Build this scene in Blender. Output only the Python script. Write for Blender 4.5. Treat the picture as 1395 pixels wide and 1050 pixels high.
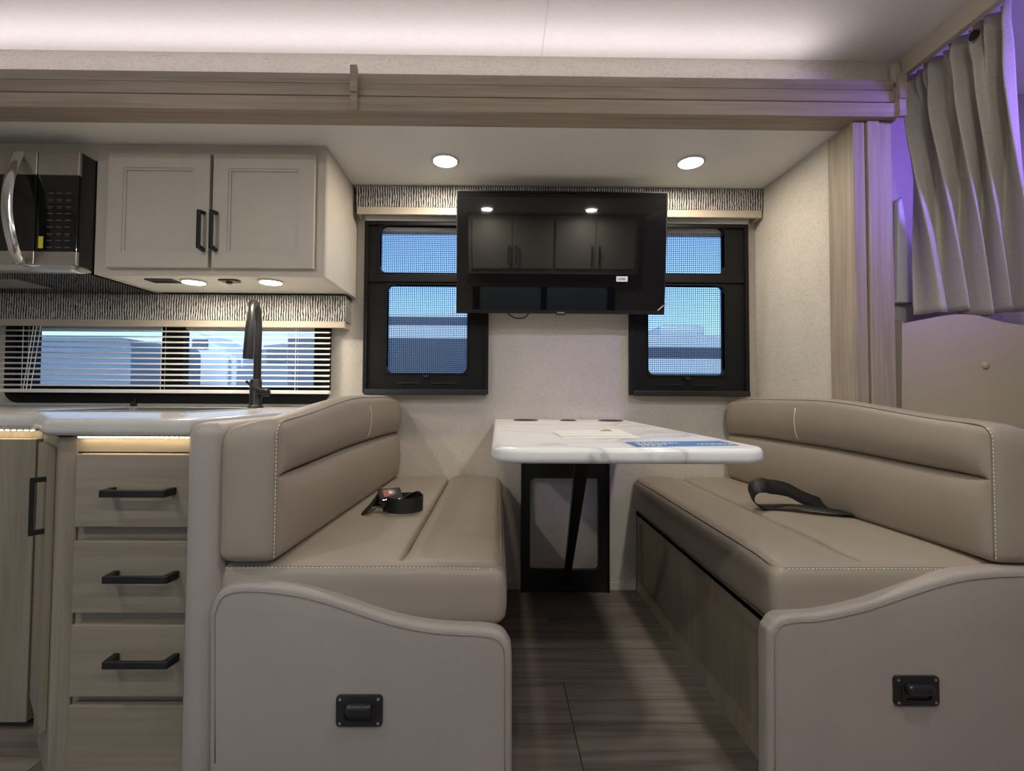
import bpy, bmesh, math, random
from mathutils import Vector, Matrix
random.seed(7)
for o in list(bpy.data.objects): bpy.data.objects.remove(o)
scn = bpy.context.scene
COL = scn.collection
R = math.radians
PI = math.pi

# ------------------------------------------------------------------ camera
W, H, F = 1395.0, 1050.0, 660.0
YAW, PITCH, ROLL = R(0.6), R(1.8), R(0.33)
SHX, SHY = 0.009, -0.0055
CZ = 0.83
cam_d = bpy.data.cameras.new('camera')
cam = bpy.data.objects.new('camera', cam_d); COL.objects.link(cam)
cam_d.sensor_width = 36.0; cam_d.lens = F / W * 36.0
cam_d.shift_x = SHX; cam_d.shift_y = SHY; cam_d.clip_start = 0.02
CR = Matrix.Rotation(-YAW, 3, 'Z') @ Matrix.Rotation(PI/2 + PITCH, 3, 'X') @ Matrix.Rotation(ROLL, 3, 'Z')
cam.matrix_world = Matrix.Translation((0, 0, CZ)) @ CR.to_4x4()
scn.camera = cam

def ray(px, py):
    return CR @ Vector(((px - W/2 + SHX*W) / F, -(py - H/2 - SHY*W) / F, -1.0))
def at(px, py, Y):
    """photo pixel + depth of the surface it lies on -> (X, Z)"""
    d = ray(px, py); t = Y / d.y
    return d.x*t, CZ + d.z*t
def atz(px, py, Z):
    d = ray(px, py); t = (Z - CZ) / d.z
    return d.x*t, d.y*t
def atx(px, py, X):
    d = ray(px, py); t = X / d.x
    return d.y*t, CZ + d.z*t

# ------------------------------------------------------------------ world, sun, exposure
scn.view_settings.view_transform = 'Standard'
scn.view_settings.look = 'None'
scn.view_settings.exposure = 0.72
scn.view_settings.gamma = 1.0
scn.view_settings.use_curve_mapping = False
world = bpy.data.worlds.new('world'); scn.world = world
world.use_nodes = True
wn = world.node_tree; wn.nodes.clear()
wo = wn.nodes.new('ShaderNodeOutputWorld'); wb = wn.nodes.new('ShaderNodeBackground')
sky = wn.nodes.new('ShaderNodeTexSky'); sky.sky_type = 'NISHITA'; sky.sun_disc = False
sky.sun_elevation = R(50); sky.sun_rotation = R(200)
wb.inputs['Strength'].default_value = 0.21
wn.links.new(sky.outputs[0], wb.inputs[0]); wn.links.new(wb.outputs[0], wo.inputs[0])
sun_d = bpy.data.lights.new('sun', 'SUN'); sun = bpy.data.objects.new('sun', sun_d); COL.objects.link(sun)
sun_d.energy = 2.2; sun_d.angle = R(0.6); sun_d.color = (1, .96, .9)
sun.rotation_euler = (R(40), 0, R(-25))

# ------------------------------------------------------------------ materials
MATS = {}
class NT:
    def __init__(s, m): s.t = m.node_tree; s.b = s.t.nodes['Principled BSDF']
    def n(s, ty, **k):
        nd = s.t.nodes.new('ShaderNode' + ty)
        for a, v in k.items(): setattr(nd, a, v)
        return nd
    def l(s, a, b): s.t.links.new(a, b)
    def coords(s, scale, kind='Object', rnd=0.0):
        tc = s.n('TexCoord'); mp = s.n('Mapping'); mp.inputs['Scale'].default_value = scale
        s.l(tc.outputs[kind], mp.inputs['Vector'])
        if rnd:
            oi = s.n('ObjectInfo'); ml = s.n('Math', operation='MULTIPLY'); ml.inputs[1].default_value = rnd
            s.l(oi.outputs['Random'], ml.inputs[0]); s.l(ml.outputs[0], mp.inputs['Location'])
        return mp.outputs[0]
    def noise(s, vec, scale=1, detail=3, rough=.55, dist=0):
        nd = s.n('TexNoise'); nd.inputs['Scale'].default_value = scale; nd.inputs['Detail'].default_value = detail
        nd.inputs['Roughness'].default_value = rough; nd.inputs['Distortion'].default_value = dist
        s.l(vec, nd.inputs['Vector']); return nd.outputs['Fac']
    def ramp(s, fac, stops):
        nd = s.n('ValToRGB'); e = nd.color_ramp.elements
        while len(e) < len(stops): e.new(0.5)
        for i, (p, c) in enumerate(stops): e[i].position = p; e[i].color = (*c, 1)
        s.l(fac, nd.inputs[0]); return nd.outputs[0]
    def bump(s, h, strength=.2, dist=.002):
        nd = s.n('Bump'); nd.inputs['Strength'].default_value = strength; nd.inputs['Distance'].default_value = dist
        s.l(h, nd.inputs['Height']); s.l(nd.outputs[0], s.b.inputs['Normal'])
    def color(s, c): s.l(c, s.b.inputs['Base Color'])
    def mul(s, a, b, f=1.0):
        nd = s.n('MixRGB', blend_type='MULTIPLY'); nd.inputs[0].default_value = f
        s.l(a, nd.inputs[1]); s.l(b, nd.inputs[2]); return nd.outputs[0]
    def math(s, op, a, b):
        nd = s.n('Math', operation=op)
        for i, v in enumerate((a, b)):
            if isinstance(v, (int, float)): nd.inputs[i].default_value = v
            else: s.l(v, nd.inputs[i])
        return nd.outputs[0]
def mat(name, col, rough=.5, metal=0, spec=.5, coat=0):
    m = bpy.data.materials.new(name); m.use_nodes = True
    b = m.node_tree.nodes['Principled BSDF']
    b.inputs['Base Color'].default_value = (*col, 1); b.inputs['Roughness'].default_value = rough
    b.inputs['Metallic'].default_value = metal; b.inputs['Specular IOR Level'].default_value = spec
    b.inputs['Coat Weight'].default_value = coat
    MATS[name] = m
    return m, NT(m)
def plain(name, col, rough=.5, metal=0, spec=.5, var=.08, nscale=30, bump=0, coat=0):
    m, t = mat(name, col, rough, metal, spec, coat)
    v = t.coords((1, 1, 1)); f = t.noise(v, nscale, 3)
    lo = tuple(max(0, c*(1-var)) for c in col); hi = tuple(min(1, c*(1+var)) for c in col)
    t.color(t.ramp(f, [(.3, lo), (.7, hi)]))
    if bump: t.bump(f, bump)
    return m
def emis(name, col, strength):
    m, t = mat(name, col, .5)
    t.b.inputs['Emission Color'].default_value = (*col, 1); t.b.inputs['Emission Strength'].default_value = strength
    return m
def wood(name, lo, hi, axis='X', rough=.55, rnd=0, fine=1.0, bump=.12):
    m, t = mat(name, lo, rough)
    sc = {'X': (2.2, 55, 55), 'Y': (55, 2.2, 55), 'Z': (55, 55, 2.2)}[axis]
    sc2 = {'X': (.8, 9, 9), 'Y': (9, .8, 9), 'Z': (9, 9, .8)}[axis]
    a = t.noise(t.coords(tuple(fine*q for q in sc), rnd=rnd*7), 1, 5, .6, .6)
    b = t.noise(t.coords(tuple(fine*q for q in sc2), rnd=rnd*13), 1, 3, .5, .8)
    mid = tuple((p+q)/2 for p, q in zip(lo, hi))
    c1 = t.ramp(a, [(.3, lo), (.5, mid), (.72, hi)])
    c2 = t.ramp(b, [(.3, (.72, .72, .72)), (.65, (1, 1, 1))])
    col = t.mul(c1, c2, .8)
    if rnd:
        oi = t.n('ObjectInfo')
        col = t.mul(col, t.ramp(oi.outputs['Random'], [(0, (.66, .65, .64)), (1, (1.0, 1.0, 1.0))]))
    t.color(col); t.bump(a, bump, .001)
    return m
def fabric_wall(name, base, dark):
    m, t = mat(name, base, .75, spec=.25)
    h = t.noise(t.coords((60, 60, 420)), 1, 2, .6, .3); v = t.noise(t.coords((420, 420, 60)), 1, 2, .6, .3)
    s = t.math('MINIMUM', h, v)
    big = t.noise(t.coords((9, 9, 9)), 1, 4, .6)
    c = t.ramp(s, [(.27, dark), (.40, base), (.6, tuple(min(1, q*1.06) for q in base))])
    t.color(t.mul(c, t.ramp(big, [(.3, (.93, .93, .93)), (.7, (1, 1, 1))])))
    t.bump(s, .25, .0015)
    return m
fabric_wall('linen', (.60, .56, .50), (.36, .34, .31))
plain('ceiling_white', (.78, .77, .74), .55, var=.02, nscale=60, bump=.03)
wood('oak_x', (.30, .245, .19), (.44, .37, .295), 'X')
wood('oak_z', (.30, .245, .19), (.44, .37, .295), 'Z')
wood('cab_wood_z', (.20, .168, .122), (.30, .255, .192), 'Z')
wood('cab_wood_x', (.215, .18, .132), (.28, .238, .18), 'X')
wood('plank', (.125, .105, .09), (.31, .268, .23), 'X', .42, rnd=1.0, fine=.8)
plain('floor_under', (.05, .045, .04), .8)
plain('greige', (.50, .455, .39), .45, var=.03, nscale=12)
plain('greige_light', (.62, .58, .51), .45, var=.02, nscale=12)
plain('beige_board', (.52, .46, .37), .5, var=.03)
plain('white_panel', (.66, .65, .60), .4, var=.02)
def vinyl(name, col):
    m, t = mat(name, col, .48, spec=.4)
    v = t.coords((1, 1, 1))
    leather = t.n('TexVoronoi'); leather.inputs['Scale'].default_value = 420; t.l(v, leather.inputs['Vector'])
    wr = t.noise(v, 14, 4, .6, .4)
    hsum = t.math('ADD', t.math('MULTIPLY', leather.outputs['Distance'], .25), t.math('MULTIPLY', wr, 1.6))
    t.bump(hsum, .22, .003)
    lo = tuple(c*.93 for c in col)
    t.color(t.ramp(t.noise(v, 5, 3), [(.3, lo), (.7, col)]))
vinyl('vinyl', (.31, .264, .212))
vinyl('vinyl_cab', (.52, .45, .32))
vinyl('vinyl_panel', (.34, .305, .275))
plain('thread', (.72, .69, .62), .6)
plain('seam', (.24, .20, .165), .6)
plain('black_metal', (.012, .012, .013), .38, metal=.3, var=.1)
plain('black_plastic', (.014, .014, .016), .3, var=.1)
plain('black_frame', (.005, .005, .0055), .6, spec=.25, var=.1)
plain('black_matte', (.006, .006, .006), .8)
plain('chrome', (.75, .75, .74), .16, metal=1, var=.02)
plain('steel', (.58, .55, .51), .33, metal=1, var=.05, nscale=80)
mat('tv_glass', (.004, .004, .0045), .03, spec=.6)
plain('dark_glass', (.006, .007, .007), .06, spec=.6)
plain('strap', (.006, .006, .007), .55, var=.2, nscale=200, bump=.1)
plain('paper', (.74, .74, .72), .6, var=.02)
plain('ink_blue', (.045, .17, .42), .5, var=.06)
plain('ink_dark', (.10, .10, .10), .6)
plain('ink_gold', (.35, .29, .16), .6)
plain('yellow', (.62, .52, .03), .5)
plain('key_grey', (.10, .11, .105), .5)
plain('blind_white', (.80, .79, .76), .45, var=.02)
plain('cord_white', (.8, .8, .78), .6)
plain('rubber', (.02, .02, .02), .8)
plain('trailer_white', (.62, .65, .70), .4, var=.03, nscale=2)
plain('trailer_grey', (.15, .18, .22), .5, var=.05, nscale=2)  # shade on the trailer sides is put into this slate colour
plain('trailer_dark', (.07, .09, .13), .35, var=.05, nscale=2)  # also carries the shade on the first trailer's lower side
plain('gravel', (.34, .33, .32), .9, var=.25, nscale=6)
plain('plastic_white', (.62, .61, .58), .4, var=.02)
plain('cab_trim', (.40, .37, .30), .6, var=.04, nscale=60)
plain('screen_red', (.3, .05, .04), .5)
def marble():
    m, t = mat('marble', (.82, .82, .81), .28, spec=.5)
    v = t.coords((1, 1, 1)); w = t.n('TexNoise'); w.inputs['Scale'].default_value = 2.6; w.inputs['Detail'].default_value = 4; w.inputs['Distortion'].default_value = 1.2
    t.l(v, w.inputs['Vector'])
    d = t.math('ABSOLUTE', t.math('SUBTRACT', w.outputs['Fac'], .5), 0)
    c = t.ramp(d, [(.0, (.52, .52, .52)), (.012, (.68, .68, .675)), (.05, (.80, .80, .795))])
    t.color(c)
marble()
def counter():
    m, t = mat('counter', (.62, .60, .57), .22, spec=.5)
    v = t.coords((1, 1, 1)); f = t.noise(v, 6, 5, .6, 1.5)
    t.color(t.ramp(f, [(.35, (.47, .455, .43)), (.6, (.52, .505, .48))]))
counter()
def streak():
    m, t = mat('streak_fabric', (.3, .3, .3), .85, spec=.2)
    wob = t.noise(t.coords((30, 30, 22)), 1, 2, .6)
    sx = t.n('SeparateXYZ'); tc = t.n('TexCoord'); t.l(tc.outputs['Object'], sx.inputs[0])
    ph = t.math('ADD', t.math('MULTIPLY', t.math('ADD', sx.outputs[0], sx.outputs[1]), 620.0), t.math('MULTIPLY', wob, 7.0))
    sn = t.math('MULTIPLY', t.math('SINE', ph, 0), .5)
    br = t.noise(t.coords((160, 160, 70)), 1, 2, .6, .3)
    sv = t.math('ADD', t.math('ADD', sn, .5), t.math('MULTIPLY', t.math('SUBTRACT', br, .5), 1.6))
    c = t.ramp(sv, [(.28, (.040, .046, .055)), (.44, (.14, .145, .15)), (.55, (.46, .455, .43)), (.8, (.70, .68, .64))])
    t.color(c); t.bump(sv, .35, .003)
streak()
def curtain_mat():
    m, t = mat('curtain_linen', (.36, .335, .30), .85, spec=.15)
    h = t.noise(t.coords((60, 60, 400)), 1, 2); v = t.noise(t.coords((400, 400, 40)), 1, 2)
    s = t.math('ADD', h, v); t.color(t.ramp(s, [(.75, (.46, .43, .375)), (1.25, (.55, .52, .46))])); t.bump(s, .12, .001)
    t.b.inputs['Sheen Weight'].default_value = .15
curtain_mat()
def glass(name, tint, refl=.05):
    m = bpy.data.materials.new(name); m.use_nodes = True; nt = m.node_tree; nt.nodes.clear()
    o = nt.nodes.new('ShaderNodeOutputMaterial'); mx = nt.nodes.new('ShaderNodeMixShader')
    tr = nt.nodes.new('ShaderNodeBsdfTransparent'); gl = nt.nodes.new('ShaderNodeBsdfGlossy')
    tr.inputs[0].default_value = (*tint, 1); gl.inputs['Roughness'].default_value = .02; mx.inputs[0].default_value = refl
    nt.links.new(tr.outputs[0], mx.inputs[1]); nt.links.new(gl.outputs[0], mx.inputs[2]); nt.links.new(mx.outputs[0], o.inputs[0])
    MATS[name] = m
glass('glass', (.74, .87, 1.0))
glass('tinted_glass', (.30, .36, .46))
def screen():
    m = bpy.data.materials.new('screen_mesh'); m.use_nodes = True; nt = m.node_tree; nt.nodes.clear()
    N = nt.nodes.new; L = nt.links.new
    o = N('ShaderNodeOutputMaterial'); mx = N('ShaderNodeMixShader'); tr = N('ShaderNodeBsdfTransparent'); df = N('ShaderNodeBsdfDiffuse')
    df.inputs[0].default_value = (.03, .035, .04, 1)
    tc = N('ShaderNodeTexCoord'); sp = N('ShaderNodeSeparateXYZ'); L(tc.outputs['Object'], sp.inputs[0])
    def band(sock, k):
        a = N('ShaderNodeMath'); a.operation = 'MULTIPLY'; a.inputs[1].default_value = k; L(sock, a.inputs[0])
        b = N('ShaderNodeMath'); b.operation = 'FRACT'; L(a.outputs[0], b.inputs[0])
        c = N('ShaderNodeMath'); c.operation = 'LESS_THAN'; c.inputs[1].default_value = .26; L(b.outputs[0], c.inputs[0]); return c.outputs[0]
    x = band(sp.outputs[0], 115.0); z = band(sp.outputs[2], 115.0)
    mxm = N('ShaderNodeMath'); mxm.operation = 'MAXIMUM'; L(x, mxm.inputs[0]); L(z, mxm.inputs[1])
    L(mxm.outputs[0], mx.inputs[0]); L(tr.outputs[0], mx.inputs[1]); L(df.outputs[0], mx.inputs[2]); L(mx.outputs[0], o.inputs[0])
    MATS['screen_mesh'] = m
screen()
emis('lamp_warm', (1.0, .90, .76), 14.0)
emis('lamp_cove', (1.0, .90, .95), 1.2)
emis('lamp_tape', (1.0, .80, .52), 14.0)
emis('lamp_blue', (.22, .12, 1.0), 4.0)

# ------------------------------------------------------------------ object helpers
def _link(o): COL.objects.link(o); return o
def tag(o, label, cat, group=None):
    o['label'] = label; o['category'] = cat
    if group: o['group'] = group
    return o
def thing(name, label, cat, loc=(0, 0, 0), group=None):
    o = _link(bpy.data.objects.new(name, None)); o.location = loc; o.empty_display_size = .05
    return tag(o, label, cat, group)
def root_loc(o):
    # parts are built in world coordinates, so only a top-level Empty carries an offset
    return Vector((0, 0, 0)) if o.parent else o.location.copy()
def obj(name, bm, m, parent=None, smooth=False, angle=40):
    me = bpy.data.meshes.new(name)
    bmesh.ops.recalc_face_normals(bm, faces=bm.faces)
    bm.to_mesh(me); bm.free()
    me.materials.append(MATS[m])
    if smooth:
        for p in me.polygons: p.use_smooth = True
        if angle < 180:
            try: me.set_sharp_from_angle(angle=R(angle))
            except Exception: pass
    o = _link(bpy.data.objects.new(name, me))
    if parent:
        o.parent = parent
        o.matrix_parent_inverse = Matrix.Translation(-root_loc(parent))
    return o
def struct(name, bm, m, parent=None, smooth=False):
    o = obj(name, bm, m, parent, smooth)
    if not parent: o['kind'] = 'structure'
    return o
def BM(): return bmesh.new()
def box(bm, x0, x1, y0, y1, z0, z1, bev=0, seg=2):
    x0, x1 = sorted((x0, x1)); y0, y1 = sorted((y0, y1)); z0, z1 = sorted((z0, z1))
    t = bmesh.new() if bev else bm
    v = [t.verts.new((x, y, z)) for x in (x0, x1) for y in (y0, y1) for z in (z0, z1)]
    for f in ((0, 1, 3, 2), (4, 6, 7, 5), (0, 4, 5, 1), (2, 3, 7, 6), (0, 2, 6, 4), (1, 5, 7, 3)):
        t.faces.new([v[i] for i in f])
    if bev:
        bmesh.ops.recalc_face_normals(t, faces=t.faces)
        bmesh.ops.bevel(t, geom=list(t.edges), offset=bev, segments=seg, profile=.5, affect='EDGES', clamp_overlap=True)
        merge(bm, t)
    return bm
def merge(bm, t, mtx=None):
    mp = {}
    for v in t.verts: mp[v] = bm.verts.new(mtx @ v.co if mtx else v.co)
    for f in t.faces:
        try: bm.faces.new([mp[v] for v in f.verts])
        except ValueError: pass
    t.free()
def B(*a, **k): return box(BM(), *a, **k)
def rounded_poly(x0, x1, z0, z1, r, n=6):
    rs = r if isinstance(r, (list, tuple)) else (r,)*4      # bl, br, tr, tl
    out = []
    for (cx, cz, a0, q) in ((x0+rs[0], z0+rs[0], PI, rs[0]), (x1-rs[1], z0+rs[1], 1.5*PI, rs[1]), (x1-rs[2], z1-rs[2], 0, rs[2]), (x0+rs[3], z1-rs[3], .5*PI, rs[3])):
        for i in range(n+1):
            a = a0 + i/n*PI/2; out.append((cx+q*math.cos(a), cz+q*math.sin(a)))
    return out
def prism(bm, poly, fn, a, b, bev=0, seg=3):
    """extrude a 2D outline between a and b; fn(u, v, w) -> point"""
    t = bmesh.new()
    A = [t.verts.new(fn(u, v, a)) for u, v in poly]; C = [t.verts.new(fn(u, v, b)) for u, v in poly]
    n = len(poly)
    fa = t.faces.new(A); fb = t.faces.new(C[::-1])
    for i in range(n): t.faces.new((A[i], C[i], C[(i+1) % n], A[(i+1) % n]))
    bmesh.ops.recalc_face_normals(t, faces=t.faces)
    if bev:
        es = list(fa.edges) + list(fb.edges)
        bmesh.ops.bevel(t, geom=es, offset=bev, segments=seg, profile=.5, affect='EDGES', clamp_overlap=True)
    merge(bm, t); return bm
XZ = lambda u, v, w: (u, w, v)
XY = lambda u, v, w: (u, v, w)
YZ = lambda u, v, w: (w, u, v)
def ring(bm, outer, inner, fn, a, b):
    """frame between two outlines with the same number of points"""
    n = len(outer)
    V = [[bm.verts.new(fn(u, v, w)) for u, v in P] for P in (outer, inner) for w in (a, b)]
    oa, ob, ia, ib = V
    for i in range(n):
        j = (i+1) % n
        bm.faces.new((oa[i], oa[j], ia[j], ia[i])); bm.faces.new((ob[i], ib[i], ib[j], ob[j]))
        bm.faces.new((oa[i], ob[i], ob[j], oa[j])); bm.faces.new((ia[i], ia[j], ib[j], ib[i]))
    return bm
def frames(pts):
    P = [Vector(p) for p in pts]; T = []
    for i in range(len(P)):
        T.append((P[min(i+1, len(P)-1)] - P[max(i-1, 0)]).normalized())
    up = Vector((0, 0, 1)) if abs(T[0].z) < .9 else Vector((1, 0, 0))
    n = (up - T[0]*up.dot(T[0])).normalized(); out = []
    for p, t in zip(P, T):
        n = (n - t*n.dot(t)).normalized(); out.append((p, t, n, t.cross(n)))
    return out
def tube(bm, pts, r, n=8, cap=True, closed=False):
    rr = r if isinstance(r, (list, tuple)) else [r]*len(pts)
    rings = []
    for (p, t, a, b), q in zip(frames(pts), rr):
        rings.append([bm.verts.new(p + a*q*math.cos(2*PI*i/n) + b*q*math.sin(2*PI*i/n)) for i in range(n)])
    for A, C in zip(rings, rings[1:] + ([rings[0]] if closed else [])):
        for i in range(n): bm.faces.new((A[i], A[(i+1) % n], C[(i+1) % n], C[i]))
    if cap and not closed: bm.faces.new(rings[0][::-1]); bm.faces.new(rings[-1])
    return bm
def lathe(bm, prof, c, n=24, axis='Z'):
    """profile of (radius, height) around an axis through c"""
    rings = []
    for r, h in prof:
        L = []
        for i in range(n):
            a = 2*PI*i/n; u, v = r*math.cos(a), r*math.sin(a)
            p = {'Z': (u, v, h), 'Y': (u, h, v), 'X': (h, u, v)}[axis]
            L.append(bm.verts.new((c[0]+p[0], c[1]+p[1], c[2]+p[2])))
        rings.append(L)
    for A, C in zip(rings, rings[1:]):
        for i in range(n): bm.faces.new((A[i], A[(i+1) % n], C[(i+1) % n], C[i]))
    bm.faces.new(rings[0][::-1]); bm.faces.new(rings[-1])
    return bm
def smooth_path(pts, k=6):
    P = [Vector(p) for p in pts]; out = []
    for i in range(len(P)-1):
        a, b, c, d = P[max(i-1, 0)], P[i], P[i+1], P[min(i+2, len(P)-1)]
        for j in range(k):
            t = j/k
            out.append(.5*((2*b) + (c-a)*t + (2*a-5*b+4*c-d)*t*t + (3*b-a-3*c+d)*t**3))
    out.append(P[-1]); return out
def ribbon(bm, pts, wid, nrm, th=.0016):
    """flat strap: at each point a width direction nrm (unit), width wid"""
    top = []
    P = [Vector(p) for p in pts]
    for i, p in enumerate(P):
        t = (P[min(i+1, len(P)-1)] - P[max(i-1, 0)]).normalized()
        w = Vector(nrm[i]); w = (w - t*w.dot(t)).normalized(); n = t.cross(w)
        top.append([bm.verts.new(p + w*a*wid/2 + n*b*th/2) for a, b in ((-1, -1), (1, -1), (1, 1), (-1, 1))])
    for A, C in zip(top, top[1:]):
        for i in range(4): bm.faces.new((A[i], A[(i+1) % 4], C[(i+1) % 4], C[i]))
    bm.faces.new(top[0][::-1]); bm.faces.new(top[-1])
    return bm
def lin(a, b, n): return [a + (b-a)*i/n for i in range(n+1)]
def soft_box(bm, x, y, z, r, deform=None):
    """rounded box from three sorted coordinate lists; corner rounding r; optional deform"""
    lo = Vector((x[0], y[0], z[0])); hi = Vector((x[-1], y[-1], z[-1]))
    V = {}
    def vert(p):
        k = tuple(round(q, 6) for q in p)
        if k not in V:
            v = Vector(p); c = Vector([min(max(v[i], lo[i]+r), hi[i]-r) for i in range(3)]); d = v - c
            q = c + d.normalized()*r if d.length > 1e-9 else v
            V[k] = bm.verts.new(deform(q) if deform else q)
        return V[k]
    def face(*ps):
        try: bm.faces.new([vert(p) for p in ps])
        except ValueError: pass
    for (A, C, f) in ((x, y, lambda a, c: ((a, c, z[0]), (a, c, z[-1]))), (x, z, lambda a, c: ((a, y[0], c), (a, y[-1], c))), (y, z, lambda a, c: ((x[0], a, c), (x[-1], a, c)))):
        for i in range(len(A)-1):
            for j in range(len(C)-1):
                for s in (0, 1):
                    face(f(A[i], C[j])[s], f(A[i+1], C[j])[s], f(A[i+1], C[j+1])[s], f(A[i], C[j+1])[s])
    return bm
def coords(a, b, r, n, extra=()):
    """coordinate list with subdivided rounded ends and extra fine lines"""
    s = {round(a + r*(1-math.cos(i/5*PI/2)), 5) for i in range(6)} | {round(b - r*(1-math.cos(i/5*PI/2)), 5) for i in range(6)}
    s |= {round(q, 5) for q in lin(a+r, b-r, n)}
    for e in extra:
        for d in (-.02, -.012, -.007, -.004, -.002, 0, .002, .004, .007, .012, .02): s.add(round(e+d, 5))
    L = sorted(s); out = [L[0]]
    for q in L[1:]:
        if q - out[-1] > .0006: out.append(q)
    return out
def sm(a, b, t):
    t = min(max((t-a)/(b-a), 0), 1); return t*t*(3-2*t)
def wall_holes(bm, u0, u1, v0, v1, holes, fn, a, b):
    us = sorted({u0, u1, *[h[0] for h in holes], *[h[1] for h in holes]}); vs = sorted({v0, v1, *[h[2] for h in holes], *[h[3] for h in holes]})
    for i in range(len(us)-1):
        for j in range(len(vs)-1):
            cu, cv = (us[i]+us[i+1])/2, (vs[j]+vs[j+1])/2
            if any(h[0] < cu < h[1] and h[2] < cv < h[3] for h in holes): continue
            p, q = fn(us[i], vs[j], a), fn(us[i+1], vs[j+1], b)
            box(bm, p[0], q[0], p[1], q[1], p[2], q[2])
    bmesh.ops.remove_doubles(bm, verts=bm.verts, dist=1e-5)
    seen = {}
    for f in list(bm.faces):
        k = tuple(sorted(v.index for v in f.verts)) if False else tuple(sorted((round(v.co.x, 4), round(v.co.y, 4), round(v.co.z, 4)) for v in f.verts))
        seen.setdefault(k, []).append(f)
    dead = [f for L in seen.values() if len(L) > 1 for f in L]
    bmesh.ops.delete(bm, geom=dead, context='FACES')
    return bm
def light(name, kind, loc, energy, color, parent, size=.1, size_y=None, rot=(0, 0, 0), spread=None):
    d = bpy.data.lights.new(name, kind); d.energy = energy; d.color = color
    if kind == 'AREA':
        d.size = size
        d.shape = 'RECTANGLE' if size_y else 'DISK'
        if size_y: d.size_y = size_y
        if spread: d.spread = spread
    o = _link(bpy.data.objects.new(name, d)); o.parent = parent
    o.location = Vector(loc) - root_loc(parent); o.rotation_euler = rot
    return o

# ------------------------------------------------------------------ key planes (metres)
YB = 2.10          # back wall of the slide-out
YS = 1.557         # side wall of the coach, above the slide opening
ZS = 1.714         # slide-out ceiling
ZC = 1.943         # coach ceiling
XR = 1.126         # end wall of the slide-out
YF = -0.88         # opposite side wall
XL, XE = -2.65, 2.35
DL = 1.04          # depth of the aisle end of the dinette

# window openings in the back wall
lwX0, lwZ1 = at(499, 303, 2.085); lwX1, lwZ0 = at(665, 537, 2.085)
rwX0, rwZ1 = at(857, 303, 2.085); rwX1, rwZ0 = at(1018, 539, 2.085)
WZ0, WZ1 = lwZ0, lwZ1
kX0, kZ0 = at(8, 548, 2.09); kX1 = at(450, 500, 2.09)[0]; kZ1 = 1.135
# ------------------------------------------------------------------ room shell
holes = [(lwX0+.03, lwX1-.03, WZ0+.03, WZ1-.03), (rwX0+.03, rwX1-.03, WZ0+.03, WZ1-.03), (kX0+.03, kX1-.03, kZ0+.03, kZ1-.03)]
struct('wall_back', wall_holes(BM(), XL, XR+.05, 0, ZS+.03, holes, XZ, YB, YB+.05), 'linen')
struct('wall_right', B(XR, XR+.05, 1.53, YB, 0, ZS), 'linen')
struct('wall_left', B(XL-.05, XL, YF, YB, 0, ZC), 'linen')
struct('wall_upper', B(XL, XR+.185, YS, YS+.05, ZS+.031, ZC), 'linen')
fwin = (-.22, 1.12, .86, 1.32)
fdoor = (-1.75, -1.08, .02, 1.84)  # unseen glass door, added so daylight brightens the ceiling
struct('wall_front', wall_holes(BM(), XL, XE, 0, ZC, [fwin, fdoor], XZ, YF-.05, YF), 'linen')
struct('ceiling', B(XL-.05, XE, YF-.05, 1.76, ZC, ZC+.05), 'ceiling_white')
struct('ceiling_slideout', B(XL-.05, XR+.05, YS-.001, YB+.05, ZS, ZS+.03), 'ceiling_white')
struct('wall_cab', B(XR+.05, XE, 1.72, 1.76, 0, ZC), 'cab_trim')
struct('wall_end', B(XE, XE+.05, YF-.05, 1.76, 0, ZC), 'cab_trim')
# floor with single planks
fl = struct('floor', B(XL-.05, XE, YF-.05, YB+.05, -.05, -.004), 'floor_under')
PW, PL = .18, 1.22
pm = None
row = 0
y = 1.253 - PW*12
while y < YB:
    off = (.195 - PL*4 + (row % 3)*PL*.37) if row != 11 else .195 - PL*4
    x = off
    while x < XE:
        x0, x1 = max(x, XL), min(x+PL, XE)
        if x1 - x0 > .05 and y + PW > YF:
            y0, y1 = max(y, YF), min(y+PW, YB)
            full = abs(x1-x0-PL) < 1e-6 and abs(y1-y0-PW) < 1e-6
            if full and pm:
                o = _link(bpy.data.objects.new('plank', pm)); o.parent = fl
            else:
                o = obj('plank', box(BM(), -(x1-x0)/2+.0012, (x1-x0)/2-.0012, -(y1-y0)/2+.0012, (y1-y0)/2-.0012, -.004, 0), 'plank', fl)
                if full: pm = o.data
            o.location = ((x0+x1)/2, (y0+y1)/2, 0)
        x += PL
    y += PW; row += 1
# seam battens of the ceilings
struct('trim_1', B(.135, .139, YF, YS, ZC-.0015, ZC), 'white_panel')

# ------------------------------------------------------------------ beam and pillar around the slide-out
BX0, BX1 = XL, at(1222, 120, 1.476)[0]
bt = struct('trim_2', B(BX0, BX1, 1.495, YS, 1.705, 1.828), 'oak_x')
for (z0, z1, yf) in ((1.7985, 1.832, 1.487), (1.757, 1.7945, 1.481), (1.705, 1.750, 1.473)):
    obj('moulding_band', B(BX0, BX1, yf, 1.4955, z0, z1, bev=.0015, seg=1), 'oak_x', bt)
for px, w in ((482.5, .021), (1227, .022)):
    x = at(px, 120, 1.47)[0]
    b = B(x-w/2, x+w/2, 1.458, 1.474, 1.757, 1.84, bev=.001, seg=1); box(b, x-w/2, x+w/2, 1.462, 1.474, 1.702, 1.757, bev=.001, seg=1)
    obj('joint_cover', b, 'oak_x', bt)
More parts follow.
